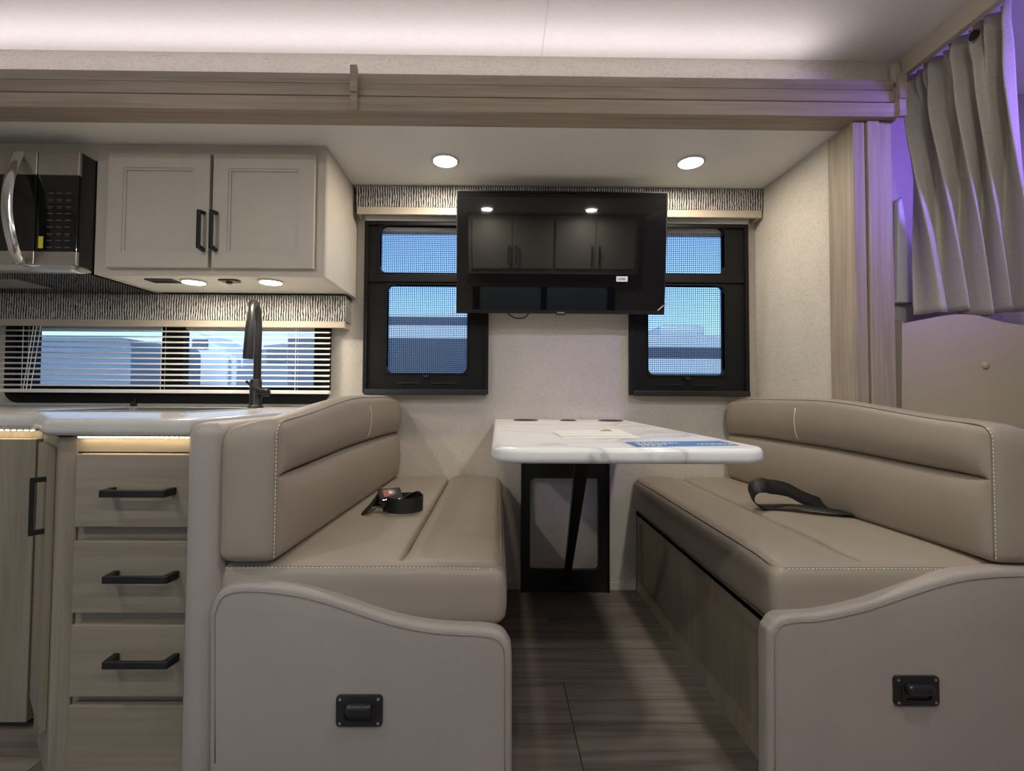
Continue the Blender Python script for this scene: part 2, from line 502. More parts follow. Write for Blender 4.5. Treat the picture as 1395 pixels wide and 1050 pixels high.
# light tape on top of the beam
t = thing('cove_light', 'pink-white led tape lying on top of the wood beam under the ceiling', 'light strip', (-.7, 1.502, 1.828))
obj('tape', B(BX0+.02, 1.02, 1.497, 1.507, 1.8285, 1.8305), 'lamp_cove', t)
light('cove_glow', 'AREA', (-.8, 1.502, 1.834), 1.5, (1, .905, .945), t, 3.6, .012, rot=(PI+.55, 0, 0), spread=R(180))
# pillar
p = struct('trim_3', B(XR-.004, XR+.118, 1.51, YS+.06, 0, 1.705), 'oak_z')
for (x0, x1, yf) in ((XR-.004, XR+.034, 1.500), (XR+.037, XR+.074, 1.492), (XR+.076, XR+.118, 1.498)):
    obj('moulding_band', B(x0, x1, yf, 1.5105, 0, 1.705, bev=.0015, seg=1), 'oak_z', p)
# skirting under the table
struct('baseboard_back', B(.004, .596, YB-.006, YB, 0, .03), 'linen')

# ------------------------------------------------------------------ dinette windows
def window(name, x0, x1, hinge_px, inner_up, inner_lo, label_part):
    yo, yi = 2.062, 2.112
    out = rounded_poly(x0, x1, WZ0, WZ1, .006, 5)
    # frame built as plate with two openings
    f = BM()
    U = inner_up; L = inner_lo
    wall_holes(f, x0, x1, WZ0, WZ1, [U, L], XZ, yo+.012, yi)
    w = struct(name, f, 'black_frame')
    for (a, b_, c, d), r in ((U, .03), (L, .028)):
        rr = (r if U is not (a, b_, c, d) else r)
        o4 = rounded_poly(a-.004, b_+.004, c-.004, d+.004, .001, 6); i4 = rounded_poly(a, b_, c, d, r, 6)
        obj('sash', ring(BM(), o4, i4, XZ, yo+.006, yi-.01), 'black_frame', w)
    obj('pane', B(U[0]-.01, U[1]+.01, 2.116, 2.120, U[2]-.01, U[3]+.01), 'glass', w)
    obj('pane', B(L[0]-.01, L[1]+.01, 2.116, 2.120, L[2]-.01, L[3]+.01), 'glass', w)
    s = BM(); v = [s.verts.new(q) for q in ((L[0]-.003, 2.094, L[2]-.003), (L[1]+.003, 2.094, L[2]-.003), (L[1]+.003, 2.094, L[3]+.003), (L[0]-.003, 2.094, L[3]+.003))]; s.faces.new(v)
    obj('insect_screen', s, 'screen_mesh', w)
    s = BM(); v = [s.verts.new(q) for q in ((U[0]-.003, 2.094, U[2]-.003), (U[1]+.003, 2.094, U[2]-.003), (U[1]+.003, 2.094, U[3]-.02), (U[0]-.003, 2.094, U[3]-.02))]; s.faces.new(v)
    obj('insect_screen', s, 'screen_mesh', w)
    obj('edge_trim', ring(BM(), rounded_poly(x0, x1, WZ0, WZ1, .008, 4), rounded_poly(x0+.016, x1-.016, WZ0+.016, WZ1-.016, .004, 4), XZ, yo, yo+.014), 'black_frame', w)
    obj('mid_rail', B(x0+.016, x1-.016, yo+.004, yo+.013, U[2]-.042, U[2]-.006, bev=.003), 'black_frame', w)
    b = B(x0+.008, x1-.004, yo-.016, yo, WZ0-.004, WZ0+.02, bev=.004); obj('shade_bar', b, 'black_plastic', w)
    xm = (L[0]+L[1])/2
    obj('latch', B(xm-.012, xm+.012, yo-.006, yo+.008, L[2]-.022, L[2]-.008, bev=.003), 'black_plastic', w)
    for s_ in (-1, 1): obj('vent_slot', B(xm+s_*.075-.05, xm+s_*.075+.05, yo+.0055, yo+.0122, L[2]-.045, L[2]-.040), 'black_plastic', w)
    return w
Yp = 2.085
def rect(px0, py0, px1, py1):
    a, b_ = at(px0, py1, Yp); c, d = at(px1, py0, Yp); return (a, c, b_, d)
lo = rect(527, 389, 637, 508); up = rect(518, 309, 647, 372)
window('window_1', lwX0, lwX1, 0, up, lo, '')
lo = rect(882, 390, 985, 511); up = rect(872, 310, 985, 373)
window('window_2', rwX0, rwX1, 0, up, lo, '')

# roller shades above the windows, then the valance
for x0, x1, lab in ((lwX0, lwX1, 'window next to the overhead kitchen cabinet'), (rwX0, rwX1, 'window next to the wood pillar')):
    t = thing('roller_shade', 'rolled-up cream roller shade above the ' + lab, 'shade', ((x0+x1)/2, 2.075, 1.58))
    b = BM(); lathe(b, [(.016, x0+.004), (.016, x1-.004)], (0, 2.076, 1.592), 16, 'X'); obj('roll', b, 'plastic_white', t, True)
    obj('hem_bar', B(x0+.006, x1-.006, 2.058, 2.070, 1.574, 1.584, bev=.002), 'plastic_white', t)
    for x in (x0, x1-.004): obj('end_bracket', B(x, x+.004, 2.055, YB, 1.578, 1.618), 'plastic_white', t)
def valance(x0, x1, z0, z1, zb, y0, lab, closed_r):
    t = thing('window_valance', lab, 'valance', ((x0+x1)/2, y0, z0))
    fb = B(x0, x1, y0, y0+.012, z0, z1, bev=.004)
    for a_ in (x0, x1-.012): box(fb, a_, a_+.012, y0+.0115, YB-.001, z0, z1)
    box(fb, x0, x1, y0+.006, YB-.001, z1-.008, z1-.0005)
    obj('fabric_cover', fb, 'streak_fabric', t, True)
    obj('lower_board', B(x0+.006, x1-.004, y0+.003, y0+.017, zb, z0+.001, bev=.001), 'beige_board', t)
    obj('end_board', B(x1-.018, x1-.004, y0+.017, YB-.001, zb, z0+.001), 'beige_board', t)
    obj('end_board', B(x0+.006, x0+.02, y0+.017, YB-.001, zb, z0+.001), 'beige_board', t)
    return t
vy = 2.022
valance(-.604, XR-.003, at(760, 284, vy)[1], ZS-.002, at(760, 293.5, vy)[1], vy, 'dark and white streaked fabric valance behind the television', True)
valance(-2.4, at(471, 420, vy)[0], at(300, 436.5, vy)[1], 1.243, at(300, 445, vy)[1], vy, 'dark and white streaked fabric valance over the kitchen blind', False)

# ------------------------------------------------------------------ kitchen window and blind
f = BM()
ix = lambda p: at(p, 500, 2.09)[0]
gz0, gz1 = at(300, 526, 2.09)[1], kZ1-.01
outl = rounded_poly(kX0, kX1, kZ0, kZ1, (.06, .06, .03, .03), 6)
kl = (ix(45), ix(221), gz0, gz1); kr = (ix(250), ix(428), gz0, gz1)
w3 = struct('window_3', ring(BM(), outl, rounded_poly(kX0+.045, kX1-.045, kZ0+.035, kZ1-.008, (.04, .04, .02, .02), 6), XZ, 2.078, 2.13), 'black_frame')
obj('mullion', B(kl[1], kr[0], 2.085, 2.125, kZ0+.03, kZ1-.01), 'black_frame', w3)
obj('side_rail', B(kX0+.03, kl[0], 2.087, 2.125, kZ0+.03, kZ1-.01), 'black_frame', w3)
obj('side_rail', B(kr[1], kX1-.03, 2.087, 2.125, kZ0+.03, kZ1-.01), 'black_frame', w3)
obj('bottom_rail', B(kX0+.04, kX1-.04, 2.087, 2.125, kZ0+.03, gz0), 'black_frame', w3)
for q in (kl, kr): obj('pane', B(q[0]-.005, q[1]+.005, 2.108, 2.112, q[2]-.005, q[3]), 'glass', w3)
bl = thing('venetian_blind', 'white horizontal slat blind hanging in front of the kitchen window', 'blind', (-1.4, 2.05, .84))
sx0, sx1 = at(3, 500, 2.05)[0], at(450, 500, 2.05)[0]
zr = at(300, 533, 2.05)[1]
obj('bottom_rail', B(sx0, sx1, 2.037, 2.063, zr-.009, zr+.006, bev=.003), 'blind_white', bl)
obj('head_rail', B(sx0, sx1, 2.04, 2.066, 1.135, 1.165), 'blind_white', bl)
sm_ = BM()
prof = [(-.0125, -.0012), (-.006, .0008), (0, .0014), (.006, .0008), (.0125, -.0012)]
for x in (0,):
    A = [[sm_.verts.new((xx, yy, zz+h)) for yy, zz in prof] for xx in (sx0, sx1) for h in (0, .0012)]
    for i in range(4):
        sm_.faces.new((A[0][i], A[0][i+1], A[2][i+1], A[2][i])); sm_.faces.new((A[1][i], A[3][i], A[3][i+1], A[1][i+1]))
s0 = obj('slat', sm_, 'blind_white', bl, True)
dz = .0228
slats = [s0]
for k in range(1, 12):
    c = s0.copy(); _link(c); slats.append(c)
for k, c in enumerate(slats):
    c.location = (0, 2.05, zr+.013+dz*(k+.45)); c.rotation_euler = (R(17), 0, 0)
for px in (34, 222, 404):
    for dy in (-.0125, .0125):
        x = at(px, 500, 2.05)[0]; obj('ladder_cord', tube(BM(), [(x, 2.05+dy, zr), (x, 2.05+dy, 1.14)], .0009, 5), 'cord_white', bl)
xa, xb = at(46, 450, 2.03)[0], at(31, 533, 2.03)[0]
for d in (0, .012, .03): obj('pull_cord', tube(BM(), [(xa+d, 2.032, 1.13), (xb+d, 2.03, zr-.005)], .0013, 5), 'cord_white', bl)

# ------------------------------------------------------------------ overhead kitchen cabinet
YC = 1.71
cx0, cx1 = at(131, 290, YC)[0], at(443, 290, YC)[0]
cz0 = at(300, 375, YC)[1]
def pull(bm, x, y, z0, z1, vertical=True, out=.026):
    w = .0062
    if vertical:
        box(bm, x-w, x+w, y-out-.009, y-out, z0, z1, bev=.0012, seg=1)
        for z in (z0, z1):
            s = 1 if z == z0 else -1
            t = bmesh.new(); q = [(y, z+s*.000), (y, z+s*.012), (y-out-.004, z+s*.020), (y-out-.004, z+s*.008)]
            q = [(y, z-s*.004), (y, z+s*.006), (y-out, z+s*.012), (y-out, z)]
            prism(bm, q, YZ, x-w, x+w); t.free()
def hpull(bm, x0, x1, y, z, out=.028, h=.0075):
    box(bm, x0, x1, y-out-.008, y-out, z-h, z+h, bev=.0012, seg=1)
    for x, s in ((x0, 1), (x1, -1)):
        prism(bm, [(x-s*.002, y), (x+s*.009, y), (x+s*.012, y-out), (x, y-out)], XY, z-h, z+h)
def shaker(bm, x0, x1, z0, z1, yf, th, st, rec=.006):
    """door slab with recessed centre panel, front at yf (facing -Y)"""
    wall_holes(bm, x0, x1, z0, z1, [(x0+st, x1-st, z0+st, z1-st)], XZ, yf, yf+th)
    box(bm, x0+st, x1-st, yf+rec, yf+th, z0+st, z1-st)
    return bm
oc = thing('overhead_cabinet', 'greige two-door overhead cabinet above the kitchen window', 'cabinet', ((cx0+cx1)/2, 1.9, cz0))
obj('body', B(cx0+.02, cx1-.02, YC+.02, YB-.002, cz0+.012, ZS-.001), 'greige', oc)
f = BM(); wall_holes(f, cx0, cx1, cz0, ZS-.001, [(cx0+.05, cx1-.05, cz0+.04, ZS-.045)], XZ, YC, YC+.02)
obj('face_frame', f, 'greige', oc)
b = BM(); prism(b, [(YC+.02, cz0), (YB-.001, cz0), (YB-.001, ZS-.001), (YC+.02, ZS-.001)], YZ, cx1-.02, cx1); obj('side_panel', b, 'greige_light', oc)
obj('side_panel', B(cx0, cx0+.02, YC+.02, YB-.002, cz0, ZS-.001), 'greige', oc)
obj('bottom_panel', B(cx0+.02, cx1-.02, YC+.02, 2.02, cz0+.002, cz0+.012), 'white_panel', oc)
for (p0, q0, p1, q1, hx) in ((143.5, 209, 286.6, 363, 273), (287.6, 210.5, 429, 364, 290)):
    yd = YC-.019
    x0, z0 = at(p0, q1, yd); x1, z1 = at(p1, q0, yd)
    d = obj('door', shaker(BM(), x0, x1, z0, z1, yd, .0185, .052, .009), 'greige', oc)
    st = .052
    obj('panel_bead', ring(BM(), rounded_poly(x0+st, x1-st, z0+st, z1-st, .0005, 1), rounded_poly(x0+st+.008, x1-st-.008, z0+st+.008, z1-st-.008, .0005, 1), XZ, yd+.0035, yd+.0095), 'greige', d)
    hb = BM(); xh = at(hx, 310, yd-.02)[0]; pull(hb, xh, yd, at(hx, 339, yd-.02)[1], at(hx, 287, yd-.02)[1]); obj('handle', hb, 'black_metal', d)
# puck lights and fittings under it
def puck(name, x, y, z, r, lab, energy, group=None, color=(1, .87, .70)):
    t = thing(name, lab, 'light', (x, y, z), group)
    b = BM(); lathe(b, [(r*1.22, 0), (r*1.22, -.003), (r*1.08, -.006), (r, -.006), (r, 0)], (x, y, z-.0003), 28); obj('bezel', b, 'plastic_white', t, True)
    b = BM(); lathe(b, [(r*.985, -.002), (r*.985, -.0072), (r*.6, -.0085), (.001, -.009)], (x, y, z), 28); obj('lens', b, 'lamp_warm', t, True)
    light('downlight', 'AREA', (x, y, z-.012), energy, color, t, r*1.8)
    return t
zb = cz0+.002
x, y = atz(264, 383, zb); puck('puck_light', x, y, zb, .038, 'small round puck light under the overhead cabinet, beside the vent', 1.3)
x, y = atz(369, 383, zb); puck('puck_light', x, y, zb, .038, 'small round puck light under the overhead cabinet, above the faucet', 1.3)
x, y = atz(222, 382, zb)
t = thing('vent_grille', 'black rectangular grille set into the underside of the overhead cabinet', 'vent', (x, y, zb))
obj('frame', ring(BM(), rounded_poly(x-.05, x+.05, y-.03, y+.03, .004, 3), rounded_poly(x-.042, x+.042, y-.022, y+.022, .002, 3), XY, zb-.004, zb), 'black_plastic', t)
obj('backing', B(x-.042, x+.042, y-.022, y+.022, zb-.0012, zb-.0002), 'black_matte', t)
for k in range(5): obj('slat', B(x-.042, x+.042, y-.018+k*.009-.0018, y-.018+k*.009+.0018, zb-.0035, zb-.0012), 'black_plastic', t)
x, y = atz(314, 382, zb)
t = thing('motion_sensor', 'small black sensor fitting between the two cabinet puck lights', 'sensor', (x, y, zb))
b = BM(); prism(b, rounded_poly(x-.035, x+.035, y-.024, y+.024, (.004, .022, .022, .004), 5), XY, zb-.005, zb, bev=.0015); obj('housing', b, 'black_plastic', t, True)
b = BM(); lathe(b, [(.013, -.005), (.011, -.012), (.004, -.015), (.001, -.0155)], (x-.005, y, zb), 16); obj('lens', b, 'dark_glass', t, True)

# cabinet box above the microwave
m0 = cx0-.762
mz0, mz1 = at(60, 361, 1.64)[1], at(60, 207, 1.64)[1]
t = thing('microwave_cabinet', 'low greige cabinet strip above the microwave', 'cabinet', ((m0+cx0)/2, 1.9, mz1))
obj('body', B(m0, cx0-.001, YC+.018, YB-.002, mz1+.012, ZS-.001), 'greige', t)
obj('face_panel', B(m0, cx0-.001, YC, YC+.018, mz1+.006, ZS-.001), 'greige', t)
# microwave
YM = 1.64
mw = thing('microwave', 'black and stainless over-range microwave with curved chrome handle', 'microwave', ((m0+cx0)/2, 1.85, mz0))
mx1 = cx0-.004
obj('body', B(m0, mx1, YM+.012, YB-.085, mz0, mz1+.004, bev=.002), 'black_plastic', mw)
xs = at(51, 250, YM)[0]
def mface(name, x0, x1, z0, z1, m, dy=0, parent=mw): return obj(name, B(x0, x1, YM-dy, YM+.0125, z0, z1, bev=.0015, seg=1), m, parent)
za, zb2 = at(60, 238, YM)[1], at(60, 342, YM)[1]
door = mface('door', m0, xs-.001, zb2+.001, za-.001, 'dark_glass', .004)
mface('door_rail', m0, xs-.001, za, mz1, 'steel', .004, door)
mface('door_rail', m0, xs-.001, mz0+.001, zb2, 'steel', .004, door)
cp = mface('control_panel', xs, mx1, zb2+.001, za-.001, 'dark_glass')
mface('panel_rail', xs, mx1, za, mz1, 'steel', 0, cp)
mface('panel_rail', xs, mx1, mz0+.001, zb2, 'steel', 0, cp)
k = BM(); random.seed(3)
for r_ in range(9):
    for c_ in range(3):
        x = at(66+c_*12, 262, YM)[0]; z = at(60, 263+r_*9.2, YM)[1]
        box(k, x, x+.018, YM-.0006, YM+.0002, z-.0012, z+.0012)
        if r_ in (1, 2, 6): box(k, x+.002, x+.014, YM-.0006, YM+.0002, z-.007, z-.0058)
o = obj('keypad', k, 'key_grey', cp); o['kind'] = 'stuff'
x0, z0 = at(52, 338, YM); x1, z1 = at(59, 322, YM); obj('sticker', B(x0, x1, YM-.0008, YM+.0002, z0, z1), 'yellow', cp)
pts = []
for (px, py, dy) in ((26, 209, .006), (20, 222, .03), (14, 240, .05), (10, 262, .062), (9, 285, .065), (12, 310, .062), (17, 332, .05), (22, 348, .03), (28, 359, .006)):
    x_, z_ = at(px, py, YM-dy); pts.append((x_, YM-dy, z_))
b = BM(); pp = smooth_path(pts, 4)
fr = frames(pp); rings = []
for p_, t_, n_, b_ in fr:
    wv = Vector((1, 0, 0)); wv = (wv - t_*wv.dot(t_)).normalized(); nn = t_.cross(wv)
    rings.append([b.verts.new(p_ + wv*.019*math.cos(a) + nn*.009*math.sin(a)) for a in [2*PI*i/12 for i in range(12)]])
for A, C in zip(rings, rings[1:]):
    for i in range(12): b.faces.new((A[i], A[(i+1) % 12], C[(i+1) % 12], C[i]))
b.faces.new(rings[0]); b.faces.new(rings[-1][::-1])
obj('handle', b, 'chrome', door, True)
zl = mz0
b = BM(); prism(b, [(YM-.02, zl-.022), (YM-.012, zl-.002), (YM+.04, zl), (YC-.004, zl-.002), (YC-.004, zl-.012), (YM+.02, zl-.024)], YZ, m0, mx1, bev=.003); obj('lower_lip', b, 'chrome', mw, True)
obj('underside', B(m0+.01, mx1-.002, YM+.03, YB-.09, zl-.018, zl-.0005), 'dark_glass', mw)
x0, y0 = atz(20, 390, zl-.018)
obj('grease_filter', B(x0-.12, x0+.12, 1.78, 1.92, zl-.020, zl-.018), 'steel', mw)

# ------------------------------------------------------------------ kitchen base
ZK = .774
t = thing('kitchen_counter', 'pale glossy kitchen counter with rounded edge below the blind', 'counter', (-1.6, 1.6, ZK-.035))
YD = 1.06
ex = at(247, 700, 1.012)[0]-.001
dx0 = at(76, 700, YD)[0]
YLc = 1.24
lx = at(55, 700, YLc)[0]
ce = .022
poly = [(XL+.01, YB-.002), (XL+.01, YLc-ce), (lx-.02, YLc-ce), (lx+.004, YLc-ce-.004), (dx0-.024, YD-ce+.008), (dx0-.006, YD-ce), (ex-.002, YD-ce), (ex-.002, YB-.002)]
b = BM(); prism(b, poly, XY, ZK-.036, ZK, bev=.012, seg=4); wt = obj('worktop', b, 'counter', t, True)
obj('backsplash_lip', B(XL+.01, ex-.002, YB-.016, YB-.002, ZK, ZK+.014, bev=.003), 'counter', t)
# sink, cover and faucet
sx, sy = -1.12, 1.62
t = thing('kitchen_sink', 'rectangular metal sink let into the kitchen counter', 'sink', (sx, sy, ZK))
obj('rim', ring(BM(), rounded_poly(sx-.24, sx+.24, sy-.19, sy+.19, .03, 5), rounded_poly(sx-.22, sx+.22, sy-.17, sy+.17, .02, 5), XY, ZK, ZK+.003), 'steel', t)
cut = obj('cutter', prism(BM(), rounded_poly(sx-.224, sx+.224, sy-.174, sy+.174, .022, 5), XY, ZK-.1, ZK+.1), 'steel')
bo_ = wt.modifiers.new('sink_hole', 'BOOLEAN'); bo_.object = cut; bo_.operation = 'DIFFERENCE'; bo_.solver = 'EXACT'
me_ = bpy.data.meshes.new_from_object(wt.evaluated_get(bpy.context.evaluated_depsgraph_get()))
wt.modifiers.clear(); wt.data = me_; bpy.data.objects.remove(cut)
bs = BM(); oo = rounded_poly(sx-.2225, sx+.2225, sy-.1725, sy+.1725, .021, 5); ii = rounded_poly(sx-.22, sx+.22, sy-.17, sy+.17, .02, 5)
ring(bs, oo, ii, XY, .575, ZK+.001); prism(bs, oo, XY, .572, .575)
lathe(bs, [(.045, .5752), (.04, .577), (.03, .5755)], (sx, sy, 0), 20)
obj('basin', bs, 'steel', t)
fx, fz = at(348, 559, 1.93); fy = 1.93
t = thing('faucet', 'matte black gooseneck faucet with pull-down spray head', 'faucet', (fx, fy, ZK))
b = BM(); lathe(b, [(.029, 0), (.029, .006), (.024, .010), (.0225, .012), (.0225, .105), (.019, .112), (.016, .113)], (fx, fy, ZK), 24); obj('base', b, 'black_metal', t, True)
hx, hz = at(340, 489, 1.83); tz = at(340, 409, 1.88)[1]
hx = fx + (hx-fx)*.8
pts = [(fx+.004, fy, ZK+.10), (fx+.004, fy, ZK+.25), (fx+.004, fy-.001, tz-.085), (fx+.005, fy-.012, tz-.038), (fx+(hx-fx)*.4, fy-.036, tz-.012), (fx+(hx-fx)*.65, fy-.062, tz-.012), (fx+(hx-fx)*.9, fy-.085, tz-.038), (hx+.003, fy-.094, tz-.085), (hx+.002, fy-.096, tz-.12)]
obj('neck', tube(BM(), smooth_path(pts, 5), .0145, 14), 'black_metal', t, True)
b = BM(); pp = [(hx+.003, fy-.094, tz-.082), (hx+.002, fy-.096, tz-.12), (hx, fy-.099, hz+.03), (hx-.001, fy-.10, hz)]; tube(b, pp, [.0152, .0172, .0195, .019], 16); obj('spray_head', b, 'black_plastic', t, True)
vx, vz = at(363, 534, fy)
b = BM(); lathe(b, [(.001, fx+.012), (.017, fx+.012), (.017, vx+.008), (.012, vx+.012), (.001, vx+.012)], (0, fy, vz), 16, 'X'); obj('valve', b, 'black_metal', t, True)
l0 = at(335, 519, fy-.05); b = BM(); tube(b, [(vx-.004, fy-.016, vz+.004), (fx+.004, fy-.035, vz+.02), (l0[0], fy-.05, l0[1])], [.0065, .0055, .005], 10); obj('lever', b, 'black_metal', t, True)
# little cable clip on the counter lip
cxp, czp = at(180, 556, 2.07)
b = B(cxp-.012, cxp+.012, 2.072, 2.082, ZK+.0, ZK+.022, bev=.003); box(b, cxp+.006, cxp+.011, 2.073, 2.08, ZK+.02, ZK+.034, bev=.001, seg=1)
tag(obj('sink_stopper', b, 'black_plastic'), 'tiny black stopper standing at the back of the counter', 'stopper')

# drawer cabinet
dc = thing('drawer_cabinet', 'washed-oak drawer cabinet with three black pulls beside the partition', 'cabinet', ((dx0+ex)/2, 1.3, 0))
obj('body', B(dx0+.004, ex-.003, YD+.02, YB-.01, .0, .54), 'cab_wood_z', dc)
obj('stile', B(dx0, at(100, 800, YD)[0], YD, YD+.02, 0, ZK-.04, bev=.0015, seg=1), 'cab_wood_z', dc)
zt = at(180, 617, YD)[1]
for (a, b_) in ((592, 615.5),): obj('rail', B(at(100, 800, YD)[0], ex-.003, YD+.001, YD+.02, at(180, b_, YD)[1], ZK-.04), 'cab_wood_x', dc)
for a in (719, 836, 950):
    z1_ = at(180, a, YD)[1]; obj('rail', B(at(100, 800, YD)[0], ex-.003, YD+.006, YD+.02, z1_-.05, z1_+.012), 'cab_wood_x', dc)
for (q0, q1, hy) in ((618.5, 718, 672), (737, 835, 789), (851, 949, 905), (961, 1062, None)):
    x0 = at(102, 700, YD-.014)[0]; z1_, z0_ = at(180, q0, YD-.014)[1], at(180, q1, YD-.014)[1]
    d = obj('drawer', B(x0, ex-.006, YD-.015, YD+.004, z0_, z1_, bev=.002, seg=2), 'cab_wood_x', dc)
    if hy:
        hb = BM(); a0, hz_ = at(137 if hy < 700 else 141, hy, YD-.045); a1 = at(226 if hy < 700 else 230, hy, YD-.045)[0]
        hpull(hb, a0, a1, YD-.015, hz_); obj('handle', hb, 'black_metal', d)
# diagonal corner door
A = Vector((lx, YLc, 0)); D = Vector((dx0, YD, 0)); u = (D-A).normalized(); nrm = Vector((u.y, -u.x, 0))
if nrm.y > 0: nrm = -nrm
def diag(bm, s0, s1, z0, z1, o0, o1):
    v = []
    P = [A + u*s + nrm*o for s, o in ((s0, o0), (s1, o0), (s1, o1), (s0, o1))]
    lo_ = [bm.verts.new((p.x, p.y, z0)) for p in P]; hi_ = [bm.verts.new((p.x, p.y, z1)) for p in P]
    bm.faces.new(lo_[::-1]); bm.faces.new(hi_)
    for i in range(4): bm.faces.new((lo_[i], lo_[(i+1) % 4], hi_[(i+1) % 4], hi_[i]))
    return bm
Ld = (D-A).length
cc = thing('corner_cabinet', 'narrow diagonal corner cabinet with one tall black pull', 'cabinet', tuple((A+D)/2))
obj('face', diag(BM(), .0, Ld-.002, 0, ZK-.04, -.02, -.001), 'cab_wood_z', cc)
d = obj('door', diag(BM(), .05, Ld-.03, .10, ZK-.065, 0, .012), 'cab_wood_z', cc)
b = BM(); s = Ld-.055
hz0, hz1 = at(55, 727, 1.085)[1], at(55, 649, 1.085)[1]
diag(b, s-.006, s+.006, hz0, hz1, .030, .038)
for z in (hz0, hz1-.011): diag(b, s-.005, s+.005, z, z+.011, .0125, .031)
obj('handle', b, 'black_metal', d)
lc = thing('base_cabinet', 'washed-oak base cabinet under the counter beside the diagonal corner cabinet', 'cabinet', (-1.9, 1.6, 0))
obj('body', B(XL+.01, lx-.002, YLc+.022, YB-.01, .045, .54), 'cab_wood_z', lc)
obj('face_frame', B(XL+.01, lx-.002, YLc+.002, YLc+.022, .02, ZK-.04), 'cab_wood_z', lc)
obj('door', B(-1.75, at(50, 800, YLc)[0], YLc-.016, YLc+.002, .022, at(30, 597, YLc)[1], bev=.002), 'cab_wood_z', lc)
obj('toe_kick', B(XL+.01, lx-.002, YLc+.03, YLc+.04, 0, .046), 'black_matte', lc)
# light tapes under the counter edge
def tape(x0, x1, y, z, n, lab):
    t = thing('led_tape', lab, 'light strip', ((x0+x1)/2, y, z))
    obj('strip', B(x0, x1, y, y+.008, z-.0015, z), 'plastic_white', t)
    d0 = None
    for i in range(n):
        x_ = x0 + (x1-x0)*(i+.5)/n
        if d0 is None: d0 = obj('diode', box(BM(), -.0028, .0028, -.0024, .0024, -.0022, 0), 'lamp_tape', t); o = d0
        else: o = d0.copy(); _link(o)
        o.location = (x_, y+.004, z-.0015)
    light('tape_glow', 'AREA', ((x0+x1)/2, y+.004, z-.006), .05*(x1-x0)/.3, (1, .78, .5), t, x1-x0, .006)
tape(dx0+.05, ex-.01, YD-.014, ZK-.0362, 22, 'warm dotted led tape under the counter edge above the drawers')
tape(lx-.32, lx-.01, YLc-.014, ZK-.0362, 20, 'warm dotted led tape under the counter edge above the oak base cabinet')

# ------------------------------------------------------------------ upholstered partition at the counter end
pt = thing('partition', 'tan vinyl-wrapped partition between drawers and dinette', 'partition', (-.64, 1.5, 0))
px0, px1 = ex+.001, at(306, 700, 1.03)[0]
zt = at(280, 583, 1.03)[1]
YPt = 1.012
r = .03
b = BM(); soft_box(b, coords(px0, px1, r, 2), coords(YPt, YB-.003, r, 6), coords(0, zt+.012, r, 6), r, lambda q: Vector((q.x, q.y, q.z - .02*sm(1.2, 1.012, q.y)*0)))
obj('padding', b, 'vinyl_panel', pt, True, 180)

# ------------------------------------------------------------------ dinette benches
def seam_tube(name, pts, r, m, parent): return obj(name, tube(BM(), pts, r, 6), m, parent, True, 180)
def stitches(pts, parent, step=.0085, ln=.005, r=.0011, off=Vector((0, 0, 0))):
    P = [Vector(p)+off for p in pts]; b = BM(); acc = 0
    tot = [0]
    for a, c in zip(P, P[1:]): tot.append(tot[-1] + (c-a).length)
    def pos(s):
        for i in range(len(P)-1):
            if tot[i+1] >= s: return P[i].lerp(P[i+1], (s-tot[i])/max(1e-9, tot[i+1]-tot[i]))
        return P[-1]
    s = 0
    while s + ln < tot[-1]:
        tube(b, [pos(s), pos(s+ln)], r, 4); s += step
    o = obj('stitching', b, 'thread', parent); o['kind'] = 'stuff'; return o

def seat_cushion(lab, xf, xb, xc, side):
    """xf front edge, xb back edge, xc crease; side = +1 when the bench faces -X"""
    x0, x1 = min(xf, xb), max(xf, xb); y0, y1 = 1.035, YB-.006; z0, z1 = .337, .474
    r = .024
    def dfm(q):
        v = (q.y-y0)/(y1-y0); wx = (q.x-x0)/(x1-x0)
        p = q.copy()
        tt = sm(.38, .474, q.z)
        p.z += tt*(.010*math.sin(PI*min(max(wx, 0), 1))**.6 * min(1, 8*v+.1))
        fade = sm(1.045, 1.10, q.y)
        d = q.x - xc
        p.z -= tt*fade*(.028*math.exp(-(d/.0038)**2) + .010*math.exp(-(d/.018)**2))
        # front bolster is a bit higher
        if (q.x - xc)*(xf - xc) > 0: p.z += tt*.006*fade*(1-math.exp(-(d/.03)**2))
        # soft bulge of the front and end faces
        m = sm(.0, .5, 1-abs((q.z-z0)/(z1-z0)-.5)*2)
        if abs(q.x-xf) < .025: p.x += .010*m*(1 if xf > xb else -1)
        if q.y < y0+.025: p.y -= .008*m
        return p
    c = thing('seat_cushion', lab, 'cushion', ((x0+x1)/2, 1.55, z0))
    b = BM(); soft_box(b, coords(x0, x1, r, 10, (xc,)), coords(y0, y1, r, 16), coords(z0, z1, r, 4), r, dfm)
    obj('cover', b, 'vinyl', c, True, 180)
    # top edge seam: along the aisle end and the front
    q = []
    e = .004
    for i in range(25):
        x = xb + (xf - (.03 if xf > xb else -.03) - xb)*i/24; q.append(Vector((x, y0+.006, z1-.010)))
    cxx = xf - (.03 if xf > xb else -.03)
    for i in range(1, 7):
        a = i/6*PI/2; q.append(Vector((cxx + (.026 if xf > xb else -.026)*math.sin(a), y0+.032-.026*math.cos(a), z1-.010)))
    for i in range(1, 21): q.append(Vector((cxx+(.026 if xf > xb else -.026), y0+.032+(y1-y0-.07)*i/20, z1-.010)))
    P = [dfm(v) for v in q]
    seam_tube('piping', [p + Vector((0, -.0005, .0008)) for p in P], .0016, 'seam', c)
    stitches(P[:26], c, off=Vector((0, -.0035, -.0005)))
    return c
